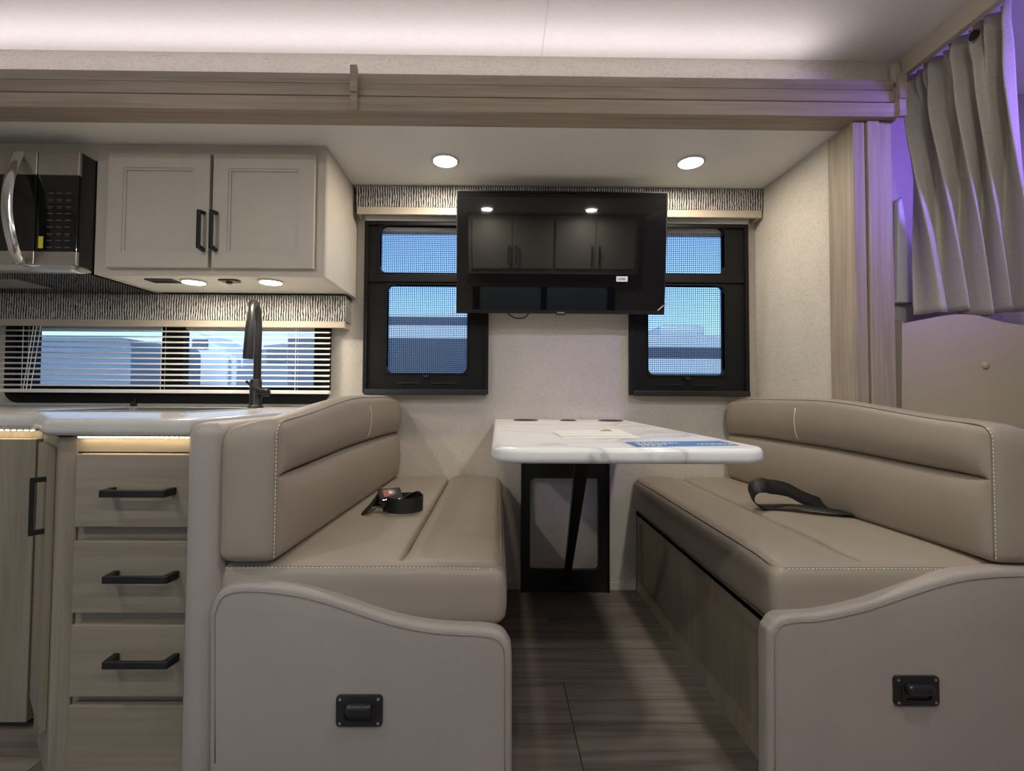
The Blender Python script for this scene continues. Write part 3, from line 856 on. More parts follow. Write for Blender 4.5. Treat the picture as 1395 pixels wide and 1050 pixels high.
def back_cushion(lab, x_near, x_far, side):
    """front face from x_near (aisle) to x_far (wall); side=+1 thickness towards +X"""
    y0, y1 = 1.018, YB-.02; z0, z1 = .479, .826; th = .126; r = .024
    k = (x_far-x_near)/(y1-y0)
    zc = .672
    def arch(y): # top drop along the length
        v = (y-y0)/(y1-y0)
        RR = .05; d0 = min(max(y-y0, 0), RR); d1 = min(max(y1-y, 0), RR)
        rd = lambda d: RR - math.sqrt(max(0, RR*RR-(RR-d)**2))
        return -.046*sm(.55, 0, v)**1.15 - .012*sm(.8, 1, v) - .55*rd(d0) - .55*rd(d1)
    def dfm(q):   # local: x is depth behind the face (0..th)
        p = q.copy()
        tt = sm(.60, .80, q.z)
        p.z += tt*arch(q.y)
        p.z -= .020*tt*sm(.03, .126, q.x)
        f = 1-sm(0, .05, q.x)
        d = q.z - zc
        fade = sm(y0+.008, y0+.035, q.y)*sm(y1-.002, y1-.03, q.y)
        dep = fade*(.018*math.exp(-(d/.0038)**2) + .007*math.exp(-(d/.016)**2))
        puff = .012*math.sin(PI*min(1, max(0, (q.z-z0)/(zc-z0)))) if d < 0 else .014*math.sin(PI*min(1, max(0, (q.z-zc)/(z1-zc))))
        p.x += f*(dep - puff*fade) + .018*sm(.5, .83, q.z)*0
        p.x = x_near + k*(q.y-y0) + side*(p.x)
        # bulging aisle end
        if q.y < y0+.03: p.y -= .008*math.sin(PI*min(1, max(0, q.x/th)))
        return p
    c = thing('back_cushion', lab, 'cushion', (x_near+side*.07, 1.55, z0))
    b = BM(); soft_box(b, coords(0, th, r, 4), coords(y0, y1, r, 22), coords(z0, z1, r, 8, (zc,)), r, dfm)
    obj('cover', b, 'vinyl', c, True, 180)
    # seam: up the aisle edge, along the arch
    e7 = r*(1-.7071)
    q = [Vector((e7, y0+e7, z)) for z in lin(z0+.012, z1-r, 16)]
    for i in range(1, 9):
        a = i/8*PI/2; q.append(Vector((r, y0+r, z1-r)) + Vector((-1, -math.cos(a), math.sin(a))).normalized()*r)
    n_end = len(q)
    for yy in lin(y0+r+.012, y1-r-.012, 34): q.append(Vector((e7, yy, z1-e7)))
    for i in range(0, 9):
        a = i/8*PI/2; q.append(Vector((r, y1-r, z1-r)) + Vector((-1, math.sin(a), math.cos(a))).normalized()*r)
    P = [dfm(v) for v in q]
    seam_tube('piping', [p + Vector((-side*.0006, -.0006, .0004)) for p in P], .0016, 'seam', c)
    stitches(P[:n_end], c, off=Vector((-side*.0005, -.0035, 0)))
    yv = 1.62
    V = [dfm(Vector((0, yv-.02+.02*math.cos(j), zz)))+Vector((-side*.0008, 0, 0)) for j, zz in [(0, z) for z in lin(zc+.012, z1-.035, 8)]]
    seam_tube('seam_line', V, .0015, 'thread', c)
    return c
seat_cushion('tan vinyl seat cushion on the bench next to the kitchen partition', .012, -.585, -.205, -1)
seat_cushion('tan vinyl seat cushion on the bench next to the wood pillar', .592, 1.185, .788, 1)
back_cushion('tan vinyl back cushion standing against the kitchen partition', -.455, -.418, -1)
back_cushion('tan vinyl back cushion on the bench next to the wood pillar', 1.045, .985, 1)

L_OUT = [(283, 1085), (283, 860), (284, 836), (290, 816), (303, 802), (326, 796), (359, 796.5), (398, 801), (435, 809), (474, 821), (511, 834), (550, 845), (590, 852), (629, 855), (662, 857), (682, 863), (692, 874), (697, 892), (697.5, 960), (697.5, 1085)]
R_OUT = [(1046, 1085), (1046, 960), (1046, 872), (1051, 854), (1061, 843), (1080, 838), (1113, 836), (1154, 828), (1185, 820), (1223, 807), (1265, 793), (1306, 782), (1347, 777), (1395, 775), (1428, 778), (1448, 790), (1458, 810), (1460, 850), (1460, 1085)]
def bench(name_lab, out, x_front, x_back, side, plate, hidden):
    Y0 = 1.000
    b_ = thing('dinette_bench', name_lab, 'bench', ((x_front+x_back)/2, 1.5, 0))
    xs0, xs1 = min(x_front, x_back), max(x_front, x_back)
    f = B(xs0+.012, xs1-.012, Y0+.045, YB-.002, 0, .334); obj('base_box', f, 'cab_wood_z', b_)
    # framed front panel
    fx = x_front
    fr_ = BM(); wall_holes(fr_, Y0+.045, YB-.003, 0, .335, [(Y0+.085, YB-.05, .05, .295)], YZ, fx, fx - side*-.012)
    obj('front_frame', fr_, 'cab_wood_z', b_)
    obj('seat_rail', B(fx, fx+side*.02, Y0+.045, YB-.003, .322, .336), 'oak_x', b_)
    # padded end panel
    poly = [at(x, y, Y0) for x, y in out]
    poly = [(x, max(z, .012)) for x, z in poly]
    sp = smooth_path([(x, 0, z) for x, z in poly], 4); poly = [(p.x, p.z) for p in sp]
    clean = [poly[0]]
    for q in poly[1:]:
        if (Vector(q)-Vector(clean[-1])).length > .003: clean.append(q)
    e = BM(); prism(e, clean, XZ, Y0, Y0+.044, bev=.012, seg=4)
    ep = obj('end_panel', e, 'vinyl_panel', b_, True, 60)
    # piping inset from the outline
    C = [Vector(q) for q in clean]; ins = []
    for i in range(1, len(C)-1):
        tg = (C[i+1]-C[i-1]).normalized(); nn = Vector((tg.y, -tg.x))
        ins.append(C[i] + nn*.0145)
    cen = sum(C, Vector((0, 0)))/len(C)
    obj('piping', tube(BM(), [(q.x, Y0-.0002, q.y) for q in ins], .0013, 5), 'seam', ep, True, 180)
    # recessed pull
    x0, z0 = at(plate[0], plate[3], Y0); x1, z1 = at(plate[2], plate[1], Y0)
    h = BM(); prism(h, rounded_poly(x0, x1, z0, z1, .008, 4), XZ, Y0-.005, Y0+.0005, bev=.0015, seg=2)
    hp = obj('recessed_pull', h, 'black_plastic', ep, True)
    xm, zm = (x0+x1)/2, (z0+z1)/2
    obj('rim', ring(BM(), rounded_poly(x0+.014, x1-.014, z0+.010, z1-.010, .012, 5), rounded_poly(x0+.018, x1-.018, z0+.013, z1-.013, .010, 5), XZ, Y0-.008, Y0-.0045), 'black_plastic', hp, True)
    sc = BM(); soft_box(sc, coords(x0+.020, x1-.018, .012, 3), coords(Y0-.020, Y0+.006, .0125, 2), coords(zm-.004, z1-.012, .0085, 2), .0085); obj('finger_cup', sc, 'black_plastic', hp, True, 180)
    for sx_ in (x0+.0085, x1-.0085):
        for sz_ in (z0+.0075, z1-.0075):
            s_ = BM(); lathe(s_, [(.003, -.0062), (.0028, -.0068), (.001, -.0064)], (sx_, Y0+.0004, sz_), 10, 'Y'); obj('screw', s_, 'steel', hp, True)
    return b_
bench('dinette bench with padded wavy end panel next to the kitchen drawers', L_OUT, .0, -.59, -1, (458, 945, 522, 988), None)
bench('dinette bench with padded wavy end panel next to the wood pillar', R_OUT, .600, 1.19, 1, (1216, 919, 1277, 960), None)

# ------------------------------------------------------------------ seat belts
def zseat(): return .492
sb = thing('seat_belt', 'coiled black seat belt with chrome buckle on the cushion by the kitchen partition', 'seat belt', (-.33, 1.55, .48))
def seat_pt(px, py, dz=0): 
    x, y = atz(px, py, .486+dz); return Vector((x, y, .486+dz))
P = [seat_pt(497, 699, .004), seat_pt(508, 683, .022), seat_pt(520, 679, .02), seat_pt(533, 685, .014)]
pp = smooth_path(P, 6); obj('lap_strap', ribbon(BM(), pp, .045, [(.35, .9, .5)]*len(pp)), 'strap', sb)
c0 = seat_pt(556, 695, .0)
loop = []
for i in range(26):
    a = PI*.9 - i/25*PI*1.75
    rr = .030+.018*i/25
    loop.append(c0 + Vector((-.004+rr*1.25*math.cos(a), -.02+rr*1.2*math.sin(a)+.01, .026)))
obj('loop_strap', ribbon(BM(), loop, .042, [(0, .1, 1)]*len(loop)), 'strap', sb)
P = [c0+Vector((-.07, -.02, .006)), c0+Vector((-.03, .0, .02)), c0+Vector((.005, .03, .036)), c0+Vector((.012, .05, .028))]
pp = smooth_path(P, 6); obj('loose_end', ribbon(BM(), pp, .045, [(.5, -.5, .7)]*len(pp)), 'strap', sb)
bk = BM(); t_ = bmesh.new(); box(t_, -.034, .034, -.023, .023, -.006, .006, bev=.004); merge(bk, t_, Matrix.Translation(c0+Vector((-.055, .005, .045))) @ Matrix.Rotation(R(25), 4, 'Z') @ Matrix.Rotation(R(35), 4, 'X'))
bo = obj('buckle', bk, 'black_plastic', sb, True)
bk = BM(); t_ = bmesh.new(); box(t_, -.028, .028, -.0245, -.021, -.0045, .0045, bev=.001, seg=1); merge(bk, t_, Matrix.Translation(c0+Vector((-.055, .005, .045))) @ Matrix.Rotation(R(25), 4, 'Z') @ Matrix.Rotation(R(35), 4, 'X'))
obj('chrome_edge', bk, 'chrome', bo)
bk = BM(); t_ = bmesh.new(); box(t_, -.022, -.004, -.014, .014, .0055, .008, bev=.001, seg=1); merge(bk, t_, Matrix.Translation(c0+Vector((-.055, .005, .045))) @ Matrix.Rotation(R(25), 4, 'Z') @ Matrix.Rotation(R(35), 4, 'X'))
obj('release_button', bk, 'screen_red', bo)

sb = thing('seat_belt', 'black seat belt curled into a loop on the cushion by the wood pillar', 'seat belt', (.86, 1.55, .48))
P = [seat_pt(1158, 699, .006), seat_pt(1120, 694, .012), seat_pt(1085, 690, .012), seat_pt(1060, 690, .006), seat_pt(1040, 690, .004)]
q0 = P[-1]
w_ = .05
ux = (seat_pt(1040, 690, 0)-seat_pt(1085, 690, 0)).normalized()
coil = []
RC = .033
for i in range(18):
    a = -PI/2 - i/17*PI*1.15
    coil.append(q0 + Vector((RC*math.cos(a)*1.05, 0, RC + RC*math.sin(a))))
over = [coil[-1] + Vector((.03, .005, -.004)), coil[-1] + Vector((.07, .008, -.014)), coil[-1] + Vector((.12, .006, -.040)), coil[-1] + Vector((.19, .0, -.066))]
pp = smooth_path(P[:-1] + coil + over, 4)
obj('lap_strap', ribbon(BM(), pp, w_, [tuple(Vector((.22, .95, .05)).lerp(Vector((.1, .6, .8)), sm(.25, .75, i/len(pp)))) for i in range(len(pp))]), 'strap', sb, True, 180)

# ------------------------------------------------------------------ dinette table
ZT = .727
tb = thing('dinette_table', 'white marble-look wall-mounted table between the benches', 'table', (.28, 1.6, 0))
tx0, tx1 = -.012, .550; ty0, ty1 = .955, YB-.012
poly = []
def corner(cx, cy, r, a0, a1, n=8):
    for i in range(n+1):
        a = a0+(a1-a0)*i/n; poly.append((cx+r*math.cos(a), cy+r*math.sin(a)))
corner(tx0+.07, ty0+.06, .07, PI, 1.42*PI); corner(tx1-.075, ty0+.065, .075, 1.58*PI, 2*PI); 
corner(tx1-.03, ty1-.03, .03, 0, PI/2); corner(tx0+.03, ty1-.03, .03, PI/2, PI)
b = BM(); prism(b, poly, XY, ZT-.031, ZT, bev=.011, seg=4); top = obj('table_top', b, 'marble', tb, True, 50)
for px, r in ((716, .050), (774, .033), (832, .050)):
    x, y = atz(px, 573.5, ZT); x = x; y = 1.985
    x = at(px, 573.5, y)[0]
    b = BM(); lathe(b, [(r, 0), (r, .003), (r*.86, .0035), (r*.8, .001), (r*.75, .0006)], (x, y, ZT), 28); obj('cup_holder', b, 'black_plastic', top, True)
# leg: wall plate with cut-out
a0, z1_ = at(710, 632, 2.075); a1 = at(829, 700, 2.075)[0]
i0, i1 = at(722, 700, 2.075)[0], at(815, 700, 2.075)[0]
iz1, iz0 = at(770, 651, 2.075)[1], at(770, 776, 2.075)[1]
obj('leg_plate', ring(BM(), rounded_poly(a0, a1, .004, ZT-.032, .001, 6), rounded_poly(i0, i1, iz0, iz1, .016, 6), XZ, 2.066, YB-.008), 'black_metal', tb)
for x in (a0, a1-.004): obj('plate_flange', B(x, x+.004, 2.052, 2.068, .004, ZT-.032), 'black_metal', tb)
xc = at(771, 790, 2.06)[0]
b = BM()
s0, s1 = Vector((xc, 2.045, .03)), Vector((xc+.0, 1.60, ZT-.034))
for (p_, q_) in ((-.022, .022),):
    P = [s0+Vector((-.011, 0, 0)), s0+Vector((.011, 0, 0)), s1+Vector((.026, 0, 0)), s1+Vector((-.026, 0, 0))]
    lo_ = [b.verts.new(p) for p in P]; hi_ = [b.verts.new(p+Vector((0, .022, .012))) for p in P]
    b.faces.new(lo_[::-1]); b.faces.new(hi_)
    for i in range(4): b.faces.new((lo_[i], lo_[(i+1) % 4], hi_[(i+1) % 4], hi_[i]))
obj('strut', b, 'black_metal', tb)
obj('strut_bracket', B(xc-.05, xc+.05, 1.56, 1.70, ZT-.036, ZT-.0312), 'black_metal', tb)
b = BM(); lathe(b, [(.012, xc-.022), (.012, xc+.022)], (0, 2.045, .026), 14, 'X'); obj('hinge', b, 'black_metal', tb, True)
b = BM(); lathe(b, [(.007, xc-.03), (.007, xc-.02), (.004, xc-.02), (.004, xc)], (0, 2.01, .095), 12, 'X'); obj('lock_knob', b, 'black_metal', tb, True)
# papers on the table
def flat(name, quad_px, z, th, m, parent=None, lift=0):
    P = [atz(px, py, z) for px, py in quad_px]
    b = BM(); lo_ = [b.verts.new((x, y, z)) for x, y in P]; hi_ = [b.verts.new((x, y, z+th+lift*(i in (2, 3)))) for i, (x, y) in enumerate(P)]
    b.faces.new(lo_[::-1]); b.faces.new(hi_); n = len(P)
    for i in range(n): b.faces.new((lo_[i], lo_[(i+1) % n], hi_[(i+1) % n], hi_[i]))
    return obj(name, b, m, parent)
br = thing('leaflet', 'white folded leaflet with small emblem lying on the dinette table', 'leaflet', (.3, 1.4, ZT))
flat('sheet', ((770, 598), (876, 597), (842, 585.5), (751, 588)), ZT+.0003, .0012, 'paper', br)
flat('sheet', ((764, 594.5), (858, 594), (838, 585), (752, 587)), ZT+.0018, .001, 'paper', br)
flat('emblem', ((817, 587.3), (834, 587.2), (829, 584.9), (822, 584.9)), ZT+.0029, .0003, 'ink_gold', br)
bc = thing('sticker_sheet', 'blue printed sheet on the table corner nearest the wood pillar bench', 'sheet', (.42, 1.15, ZT))
flat('card', ((867, 608.5), (1007, 606.5), (980, 600.8), (851, 602.3)), ZT+.0003, .0008, 'ink_blue', bc)
random.seed(5)
for (xa_, xb_, ya_) in ((866, 920, 603.2), (870, 905, 605.2), (874, 900, 607.0), (950, 992, 604.6)):
    x = xa_
    while x < xb_:
        w_ = random.uniform(3, 8); flat('print_mark', ((x, ya_+.55), (x+w_, ya_+.5), (x+w_-.6, ya_-.25), (x-.6, ya_-.2)), ZT+.00115, .0002, 'paper', bc); x += w_+2

# ------------------------------------------------------------------ television
tv = thing('television', 'flat black glossy television on the wall between the two windows', 'television', (.28, 1.98, 1.15))
yt, yb_ = 1.915, 1.966
xl1, zt1 = at(622, 259, yt); xr1, _ = at(910, 259, yt); xl0, zb0 = at(624, 426, yb_); xr0, _ = at(908, 426, yb_)
tw = (xr1-xl1); thh = math.hypot(zt1-zb0, yb_-yt); tilt = math.atan2(yb_-yt, zt1-zb0)
TM = Matrix.Translation(((xl1+xr1)/2, (yt+yb_)/2, (zt1+zb0)/2)) @ Matrix.Rotation(tilt, 4, 'X')
def tvbox(name, x0, x1, y0, y1, z0, z1, m, parent=tv, bev=0):
    t_ = bmesh.new(); box(t_, x0, x1, y0, y1, z0, z1, bev=bev); b = BM(); merge(b, t_, TM); return obj(name, b, m, parent)
hw, hh = tw/2, thh/2
tvbox('screen', -hw+.004, hw-.004, .0005, .008, -hh+.014, hh-.004, 'tv_glass')
b = BM(); t_ = bmesh.new(); wall_holes(t_, -hw, hw, -hh, hh, [(-hw+.004, hw-.004, -hh+.014, hh-.004)], XZ, -.002, .012); merge(b, t_, TM)
bz = obj('bezel', b, 'black_frame', tv)
tvbox('back_shell', -hw+.002, hw-.002, .012, .035, -hh+.002, hh-.002, 'black_frame', bev=.006)
tvbox('rear_housing', -hw*.6, hw*.6, .035, .05, -hh*.8, hh*.3, 'black_plastic', bev=.006)
tvbox('logo_lug', -.02, .02, -.004, .006, -hh-.006, -hh+.010, 'black_plastic', bz, bev=.002)
tvbox('logo', -.014, .014, -.0045, -.0035, -hh+.001, -hh+.005, 'steel', bz)
def tvpx(px, py):
    o_ = Vector((0, 0, CZ)); d_ = ray(px, py); n_ = TM.to_3x3() @ Vector((0, 1, 0)); c_ = TM.translation
    t_ = (c_-o_).dot(n_)/d_.dot(n_); q = TM.inverted() @ (o_+d_*t_); return q.x, q.z
x0, z0 = tvpx(839.5, 383.5); x1, z1 = tvpx(855, 376.5)
st_ = tvbox('barcode_sticker', x0, x1, -.0008, .0006, z0, z1, 'paper')
xx = x0+.008; random.seed(2)
while xx < x1-.01:
    w_ = random.choice((.0012, .002, .003)); tvbox('bar', xx, xx+w_, -.0011, -.0007, z0+.006, z1-.006, 'ink_dark', st_); xx += w_+.0016
x0, z0 = tvpx(895, 423); x1, z1 = tvpx(907, 412)
b = BM(); t_ = bmesh.new(); prism(t_, [(x0, z0), (x1, z1-.008), (x1, z1), (x0+.008, z0+.002)], XZ, -.001, .0004); merge(b, t_, TM); obj('peeling_film', b, 'plastic_white', tv)
b = B(.18, .38, 2.03, YB-.001, 1.22, 1.42, bev=.003); obj('wall_mount', b, 'black_metal', tv)
ca = [at(px, py, 2.06) for px, py in ((688, 420), (692, 427), (702, 433), (713, 433), (720, 427), (722, 420))]
obj('cable', tube(BM(), smooth_path([(x, 2.06, z) for x, z in ca], 5), .003, 6), 'black_plastic', tv, True, 180)

# ------------------------------------------------------------------ downlights
x, y = atz(606.5, 218, ZS); puck('ceiling_downlight', x, y, ZS, .044, 'round recessed ceiling light in the slide-out, next to the overhead cabinet', 2.3)
x, y = atz(941, 220, ZS); puck('ceiling_downlight', x, y, ZS, .044, 'round recessed ceiling light in the slide-out, next to the wood pillar', 2.3)
for i, (x, y, lab) in enumerate(((-.10, -.30, 'over the opposite cabinet end wall'), (.78, -.30, 'over the opposite cabinet doors'), (-1.15, -.30, 'over the aisle by the kitchen'), (-1.15, .45, 'over the aisle before the drawers'), (.80, .50, 'over the aisle before the dinette, added to light the curtain and pillar'))):
    puck('ceiling_downlight', x, y, ZC, .044, 'round recessed main ceiling light ' + lab, 5.0 if x > .79 else 3.4, color=(1.0, .965, .89))  # lamp before the dinette is added, unseen, to brighten curtain and pillar

# ------------------------------------------------------------------ cab side: fascia, curtain, padded panel, trim
XFa = at(1221, 76, YS)[0]
fz = at(1236, 106, 1.545)[1]
struct('trim_4', B(XFa, XFa+.02, YF, YS-.003, fz, ZC-.0005, bev=.001, seg=1), 'beige_board')
struct('trim_5', B(XFa-.03, XFa-.002, 1.535, YS, 1.855, ZC-.02, bev=.006), 'beige_board')
cu = thing('privacy_curtain', 'grey linen privacy curtain gathered below the beige fascia', 'curtain', (1.4, 1.5, 1.08))
NU, NV = 220, 50
b = BM(); grid = []
for i in range(NU+1):
    u_ = i/NU; colv = []
    tp = Vector((XFa+.052, 1.605 - u_*.365, ZC-.045))
    bp = Vector((1.425 + .345*u_, 1.605 - .02*u_, 1.112 + .006*math.sin(9*u_)))
    for j in range(NV+1):
        v_ = j/NV
        s = .6*v_ + .4*v_*v_
        p_ = tp.lerp(bp, s)
        tg = Vector((0, -.365, 0)).lerp(Vector((.345, -.02, 0)), s); nn = Vector((-tg.y, tg.x, 0)).normalized()
        uu = u_ + .020*math.sin(2.6*v_ + 7*u_) + .012*math.sin(19*u_)
        w = math.sin(2*PI*4.7*uu + 1.0)
        w = math.copysign(abs(w)**.75, w)
        w2 = math.sin(2*PI*12.7*u_ + 2.0 + 2.0*v_)
        pin = math.exp(-((v_-.10)/.07)**2)
        am = .012 + .026*sm(0, .35, v_)
        p_ = p_ + nn*(am*w + (.008*(1-sm(.05, .6, v_)) + .002)*w2 - .012*pin*math.sin(2*PI*11.2*uu))
        p_.z += .006*math.sin(14*u_+9*v_)*v_
        colv.append(b.verts.new(p_))
    grid.append(colv)
for i in range(NU):
    for j in range(NV): b.faces.new((grid[i][j], grid[i+1][j], grid[i+1][j+1], grid[i][j+1]))
co = obj('cloth', b, 'curtain_linen', cu, True, 180)
md = co.modifiers.new('thickness', 'SOLIDIFY'); md.thickness = .0015
obj('rail', B(XFa+.035, XFa+.065, -.5, YS-.01, ZC-.03, ZC-.001), 'plastic_white', cu)
gy, gz = atx(1323, 48, XFa+.028)
b = BM(); lathe(b, [(.014, 0), (.014, .006), (.009, .010), (.001, .011)], (XFa+.034, gy, gz), 16, 'X')
bmesh.ops.reverse_faces(b, faces=b.faces); obj('snap_button', b, 'black_plastic', cu, True)
# padded seat back panel
YPn = 1.572
pp = [at(x, y, YPn) for x, y in ((1229, 640), (1229, 450), (1232, 441), (1255, 436), (1285, 430), (1310, 428), (1335, 430), (1365, 438), (1395, 443), (1440, 447), (1500, 449), (1560, 452), (1580, 470), (1582, 640))]
sp = smooth_path([(x, 0, z) for x, z in pp], 4); poly = []
for q in sp:
    if not poly or (Vector((q.x, q.z))-Vector(poly[-1])).length > .003: poly.append((q.x, q.z))
sp_ = thing('cab_seat_back', 'beige padded seat back with one covered button below the curtain', 'seat back', (1.6, 1.6, 0))
poly = [(x, z if i not in (0, len(poly)-1) else .0) for i, (x, z) in enumerate(poly)]
b = BM(); prism(b, poly, XZ, YPn, YPn+.08, bev=.012, seg=4); obj('cover', b, 'vinyl_cab', sp_, True, 60)
bx, bz_ = at(1342, 497.5, YPn)
b = BM(); lathe(b, [(.013, 0), (.0125, -.004), (.009, -.008), (.001, -.0095)], (bx, YPn+.001, bz_), 18, 'Y'); obj('button', b, 'vinyl_cab', sp_, True)
# belt cover on the cab wall
P_ = [at(x, y, 1.70) for x, y in ((1222, 412), (1222, 275), (1228, 268), (1233, 300), (1240, 345), (1247, 385), (1253, 402), (1253, 409), (1235, 413))]
b = BM(); prism(b, P_, XZ, 1.695, 1.719, bev=.006, seg=3); tag(obj('belt_cover', b, 'plastic_white', None, True), 'pale plastic belt anchor cover on the wall behind the wood pillar', 'belt cover')
# blue led tape in the cab-over
t = thing('blue_led_tape', 'violet-blue led tape in the cab-over behind the curtain', 'light strip', (1.85, .7, 1.9))
obj('strip', B(2.2, 2.215, -.2, 1.1, ZC-.03, ZC-.022), 'lamp_blue', t)
light('blue_side_glow', 'AREA', (2.28, 1.38, 1.62), 1.0, (.34, .22, 1.0), t, .5, .5, rot=(0, R(90), 0))
bg = light('blue_glow', 'AREA', (1.95, .60, 1.84), 1.5, (.27, .15, 1.0), t, .12, .12, spread=R(62))
bg.rotation_euler = (Vector((1.48, 1.5, 1.62)) - Vector((1.95, .60, 1.84))).to_track_quat('-Z', 'Y').to_euler()

# ------------------------------------------------------------------ opposite side of the coach (seen in the television, except the added door)
ox0, ox1 = -.27, 1.27
oy = -.56
oz0, oz1 = 1.42, ZC-.001
ob = thing('opposite_cabinet', 'greige four-door overhead cabinet on the wall facing the dinette', 'cabinet', (.5, -.7, oz0))
obj('body', B(ox0, ox1, YF+.001, oy, oz0, oz1), 'greige', ob)
dw = (ox1-ox0-.08)/4
for i in range(4):
    x0 = ox0+.04+dw*i+.003 + (.01 if i > 1 else -.01); x1 = x0+dw-.006
    d_ = obj('door', B(x0, x1, oy, oy+.018, oz0+.04, oz1-.06, bev=.002, seg=1), 'greige', ob)
    xh = x1-.03 if i % 2 == 0 else x0+.03
    hb = B(xh-.005, xh+.005, oy+.042, oy+.052, oz0+.09, oz0+.24, bev=.001, seg=1); box(hb, xh-.005, xh+.005, oy+.018, oy+.043, oz0+.09, oz0+.10); box(hb, xh-.005, xh+.005, oy+.018, oy+.043, oz0+.23, oz0+.24)
    obj('handle', hb, 'black_metal', d_)
t = thing('opposite_valance', 'streaked fabric valance under the four-door cabinet', 'valance', (.5, YF+.04, 1.32))
obj('fabric_cover', B(-.30, 1.22, YF+.001, YF+.08, 1.33, 1.415, bev=.004), 'streak_fabric', t)
obj('lower_board', B(-.29, 1.21, YF+.062, YF+.078, 1.305, 1.331), 'beige_board', t)
d1 = struct('added_door', ring(BM(), rounded_poly(fdoor[0], fdoor[1], fdoor[2], fdoor[3], .004, 5), rounded_poly(fdoor[0]+.05, fdoor[1]-.05, fdoor[2]+.10, fdoor[3]-.05, .04, 5), XZ, YF-.045, YF-.01), 'plastic_white')  # added door, out of view, letting daylight into the room
obj('pane', B(fdoor[0]+.04, fdoor[1]-.04, YF-.03, YF-.026, fdoor[2]+.09, fdoor[3]-.04), 'glass', d1)
obj('push_bar', B(fdoor[0]+.05, fdoor[1]-.05, YF-.022, YF-.006, .93, .98, bev=.003), 'plastic_white', d1)
obj('door_handle', B(fdoor[1]-.045, fdoor[1]-.01, YF-.012, YF+.03, .84, .92, bev=.006), 'black_plastic', d1)
w4 = struct('window_4', ring(BM(), rounded_poly(fwin[0]-.03, fwin[1]+.03, fwin[2]-.03, fwin[3]+.03, .03, 5), rounded_poly(fwin[0]+.04, fwin[1]-.04, fwin[2]+.04, fwin[3]-.02, .03, 5), XZ, YF-.04, YF+.02), 'black_frame')
obj('mullion', B(.42, .48, YF-.03, YF+.01, fwin[2], fwin[3]), 'black_frame', w4)
obj('pane', B(fwin[0], fwin[1], YF-.03, YF-.026, fwin[2], fwin[3]), 'tinted_glass', w4)

# ------------------------------------------------------------------ outside
ZG = -.95
struct('ground', B(-40, 40, -40, 60, ZG-.1, ZG), 'gravel')
def trailer(x0, x1, y0, y1, z1, lab, stripes, m='trailer_white', wins=(), ac=()):
    t = thing('parked_trailer', lab, 'trailer', ((x0+x1)/2, (y0+y1)/2, ZG))
    z0 = ZG+.55
    b = BM(); prism(b, rounded_poly(x0, x1, z0, z1, (.1, .1, .22, .22), 5), XZ, y0, y1); obj('body', b, m, t, True, 30)
    for a, c in stripes: obj('stripe', B(x0+.01, x1-.01, y0-.015, y0, a, c), 'trailer_dark', t)  # low band of the first trailer is side shade put into colour
    for (a, c, d, e) in wins:
        w_ = obj('window', B(a, c, y0-.03, y0, d, e, bev=.02), 'trailer_dark', t)
        obj('window_frame', ring(BM(), rounded_poly(a-.04, c+.04, d-.04, e+.04, .06, 4), rounded_poly(a, c, d, e, .05, 4), XZ, y0-.04, y0-.001), 'trailer_grey', w_)
    for a in ac: b = B(a-.5, a+.5, y0+.4, y0+1.4, z1, z1+.28, bev=.1); obj('roof_unit', b, 'trailer_white', t, True)
    xm = (x0+x1)/2
    for a in (xm-.5, xm+.5):
        b = BM(); lathe(b, [(.36, y0-.02), (.36, y0+.2)], (a, 0, ZG+.36), 24, 'Y'); obj('wheel', b, 'rubber', t, True)
        b = BM(); lathe(b, [(.2, y0-.05), (.2, y0-.02)], (a, 0, ZG+.36), 20, 'Y'); obj('hub', b, 'trailer_grey', t, True)
    return t
trailer(-3.9, 1.2, 9.0, 11.4, 2.33, 'trailer with shade-toned slate side and white roof edge seen through the window beside the overhead cabinet', ((ZG+.6, 1.88), (2.13, 2.27)), ac=(-.4,))
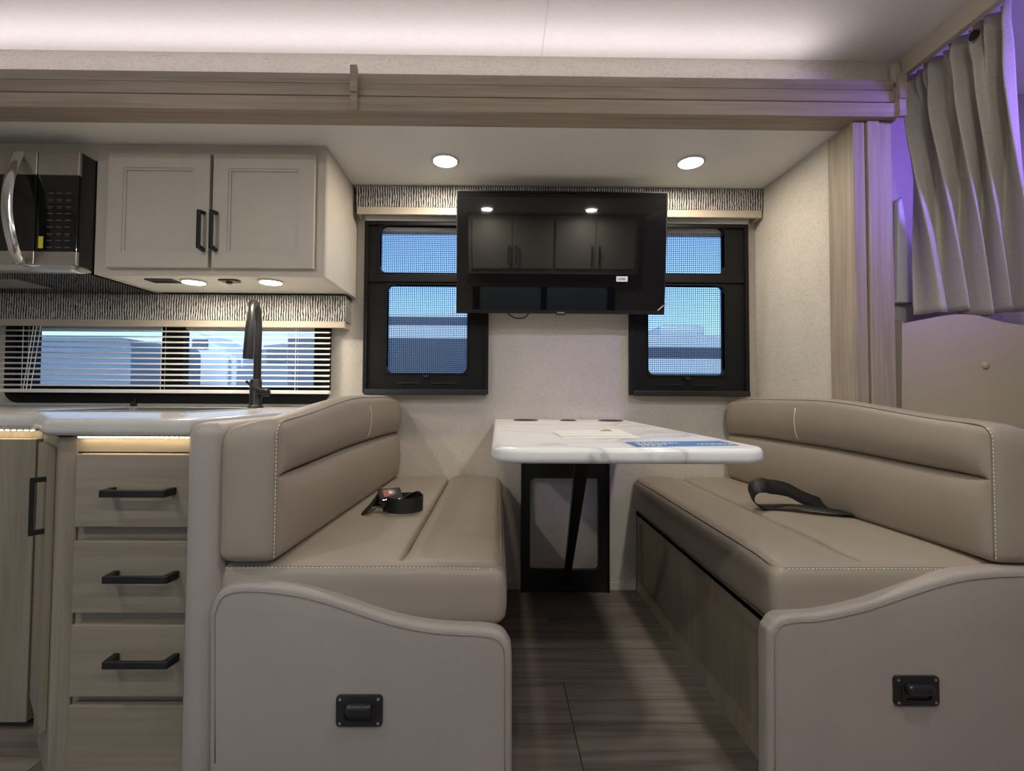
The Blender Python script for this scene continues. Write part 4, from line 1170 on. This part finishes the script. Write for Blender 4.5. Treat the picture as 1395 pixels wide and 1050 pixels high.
trailer(1.9, 8.5, 10.0, 12.4, 2.10, 'pale trailer with dark stripes seen through the window next to the wood pillar', ((1.62, 1.84), (ZG+.7, 1.3)), ac=(4.0,))
trailer(-18, -7.75, 10.3, 12.7, 2.0, 'shade-toned blue-grey trailer side filling half of the kitchen window', (), m='trailer_grey', ac=(-12,))
# white fifth-wheel nose and pickup between the trailers
t = thing('fifth_wheel', 'white trailer with slanted nose standing between the trailers outside', 'trailer', (-7.0, 13.8, ZG))
P_ = [at(x, y, 13.4) for x, y in ((252, 453), (268, 453), (324, 487), (326, 560), (252, 560))]
b = BM(); prism(b, P_, XZ, 13.4, 15.2, bev=.08); obj('body', b, 'trailer_white', t, True, 40)
q0, q1 = at(262, 475, 13.4), at(284, 462, 13.4)
obj('nose_window', B(q0[0], q1[0], 13.36, 13.4, q0[1], q1[1], bev=.02), 'trailer_dark', t)
for px in (300, 312, 321):
    a_ = at(px, 500, 12.98)[0]; obj('ladder_rail', B(a_-.03, a_+.03, 13.3, 13.36, at(px, 545, 12.9)[1], at(px, 484, 12.9)[1]), 'trailer_white', t)
for px in (270, 305):
    a_ = at(px, 500, 13)[0]; b = BM(); lathe(b, [(.4, 13.37), (.4, 13.6)], (a_, 0, ZG+.4), 24, 'Y'); obj('wheel', b, 'rubber', t, True)
t = thing('pickup_truck', 'pale pickup truck parked outside, seen behind the faucet', 'truck', (-5.9, 12.5, ZG))
P_ = [at(x, y, 12.0) for x, y in ((322, 586), (322, 500), (345, 496), (358, 470), (400, 466), (420, 500), (424, 586))]
b = BM(); prism(b, P_, XZ, 12, 14, bev=.08); obj('body', b, 'trailer_grey', t, True, 40)
q0, q1 = at(364, 494, 12), at(392, 474, 12)
obj('side_window', B(q0[0], q1[0], 11.97, 12.0, q0[1], q1[1]), 'trailer_dark', t)
for px in (338, 405):
    a_ = at(px, 500, 12)[0]; b = BM(); lathe(b, [(.4, 11.95), (.4, 12.2)], (a_, 0, ZG+.4), 24, 'Y'); obj('wheel', b, 'rubber', t, True)
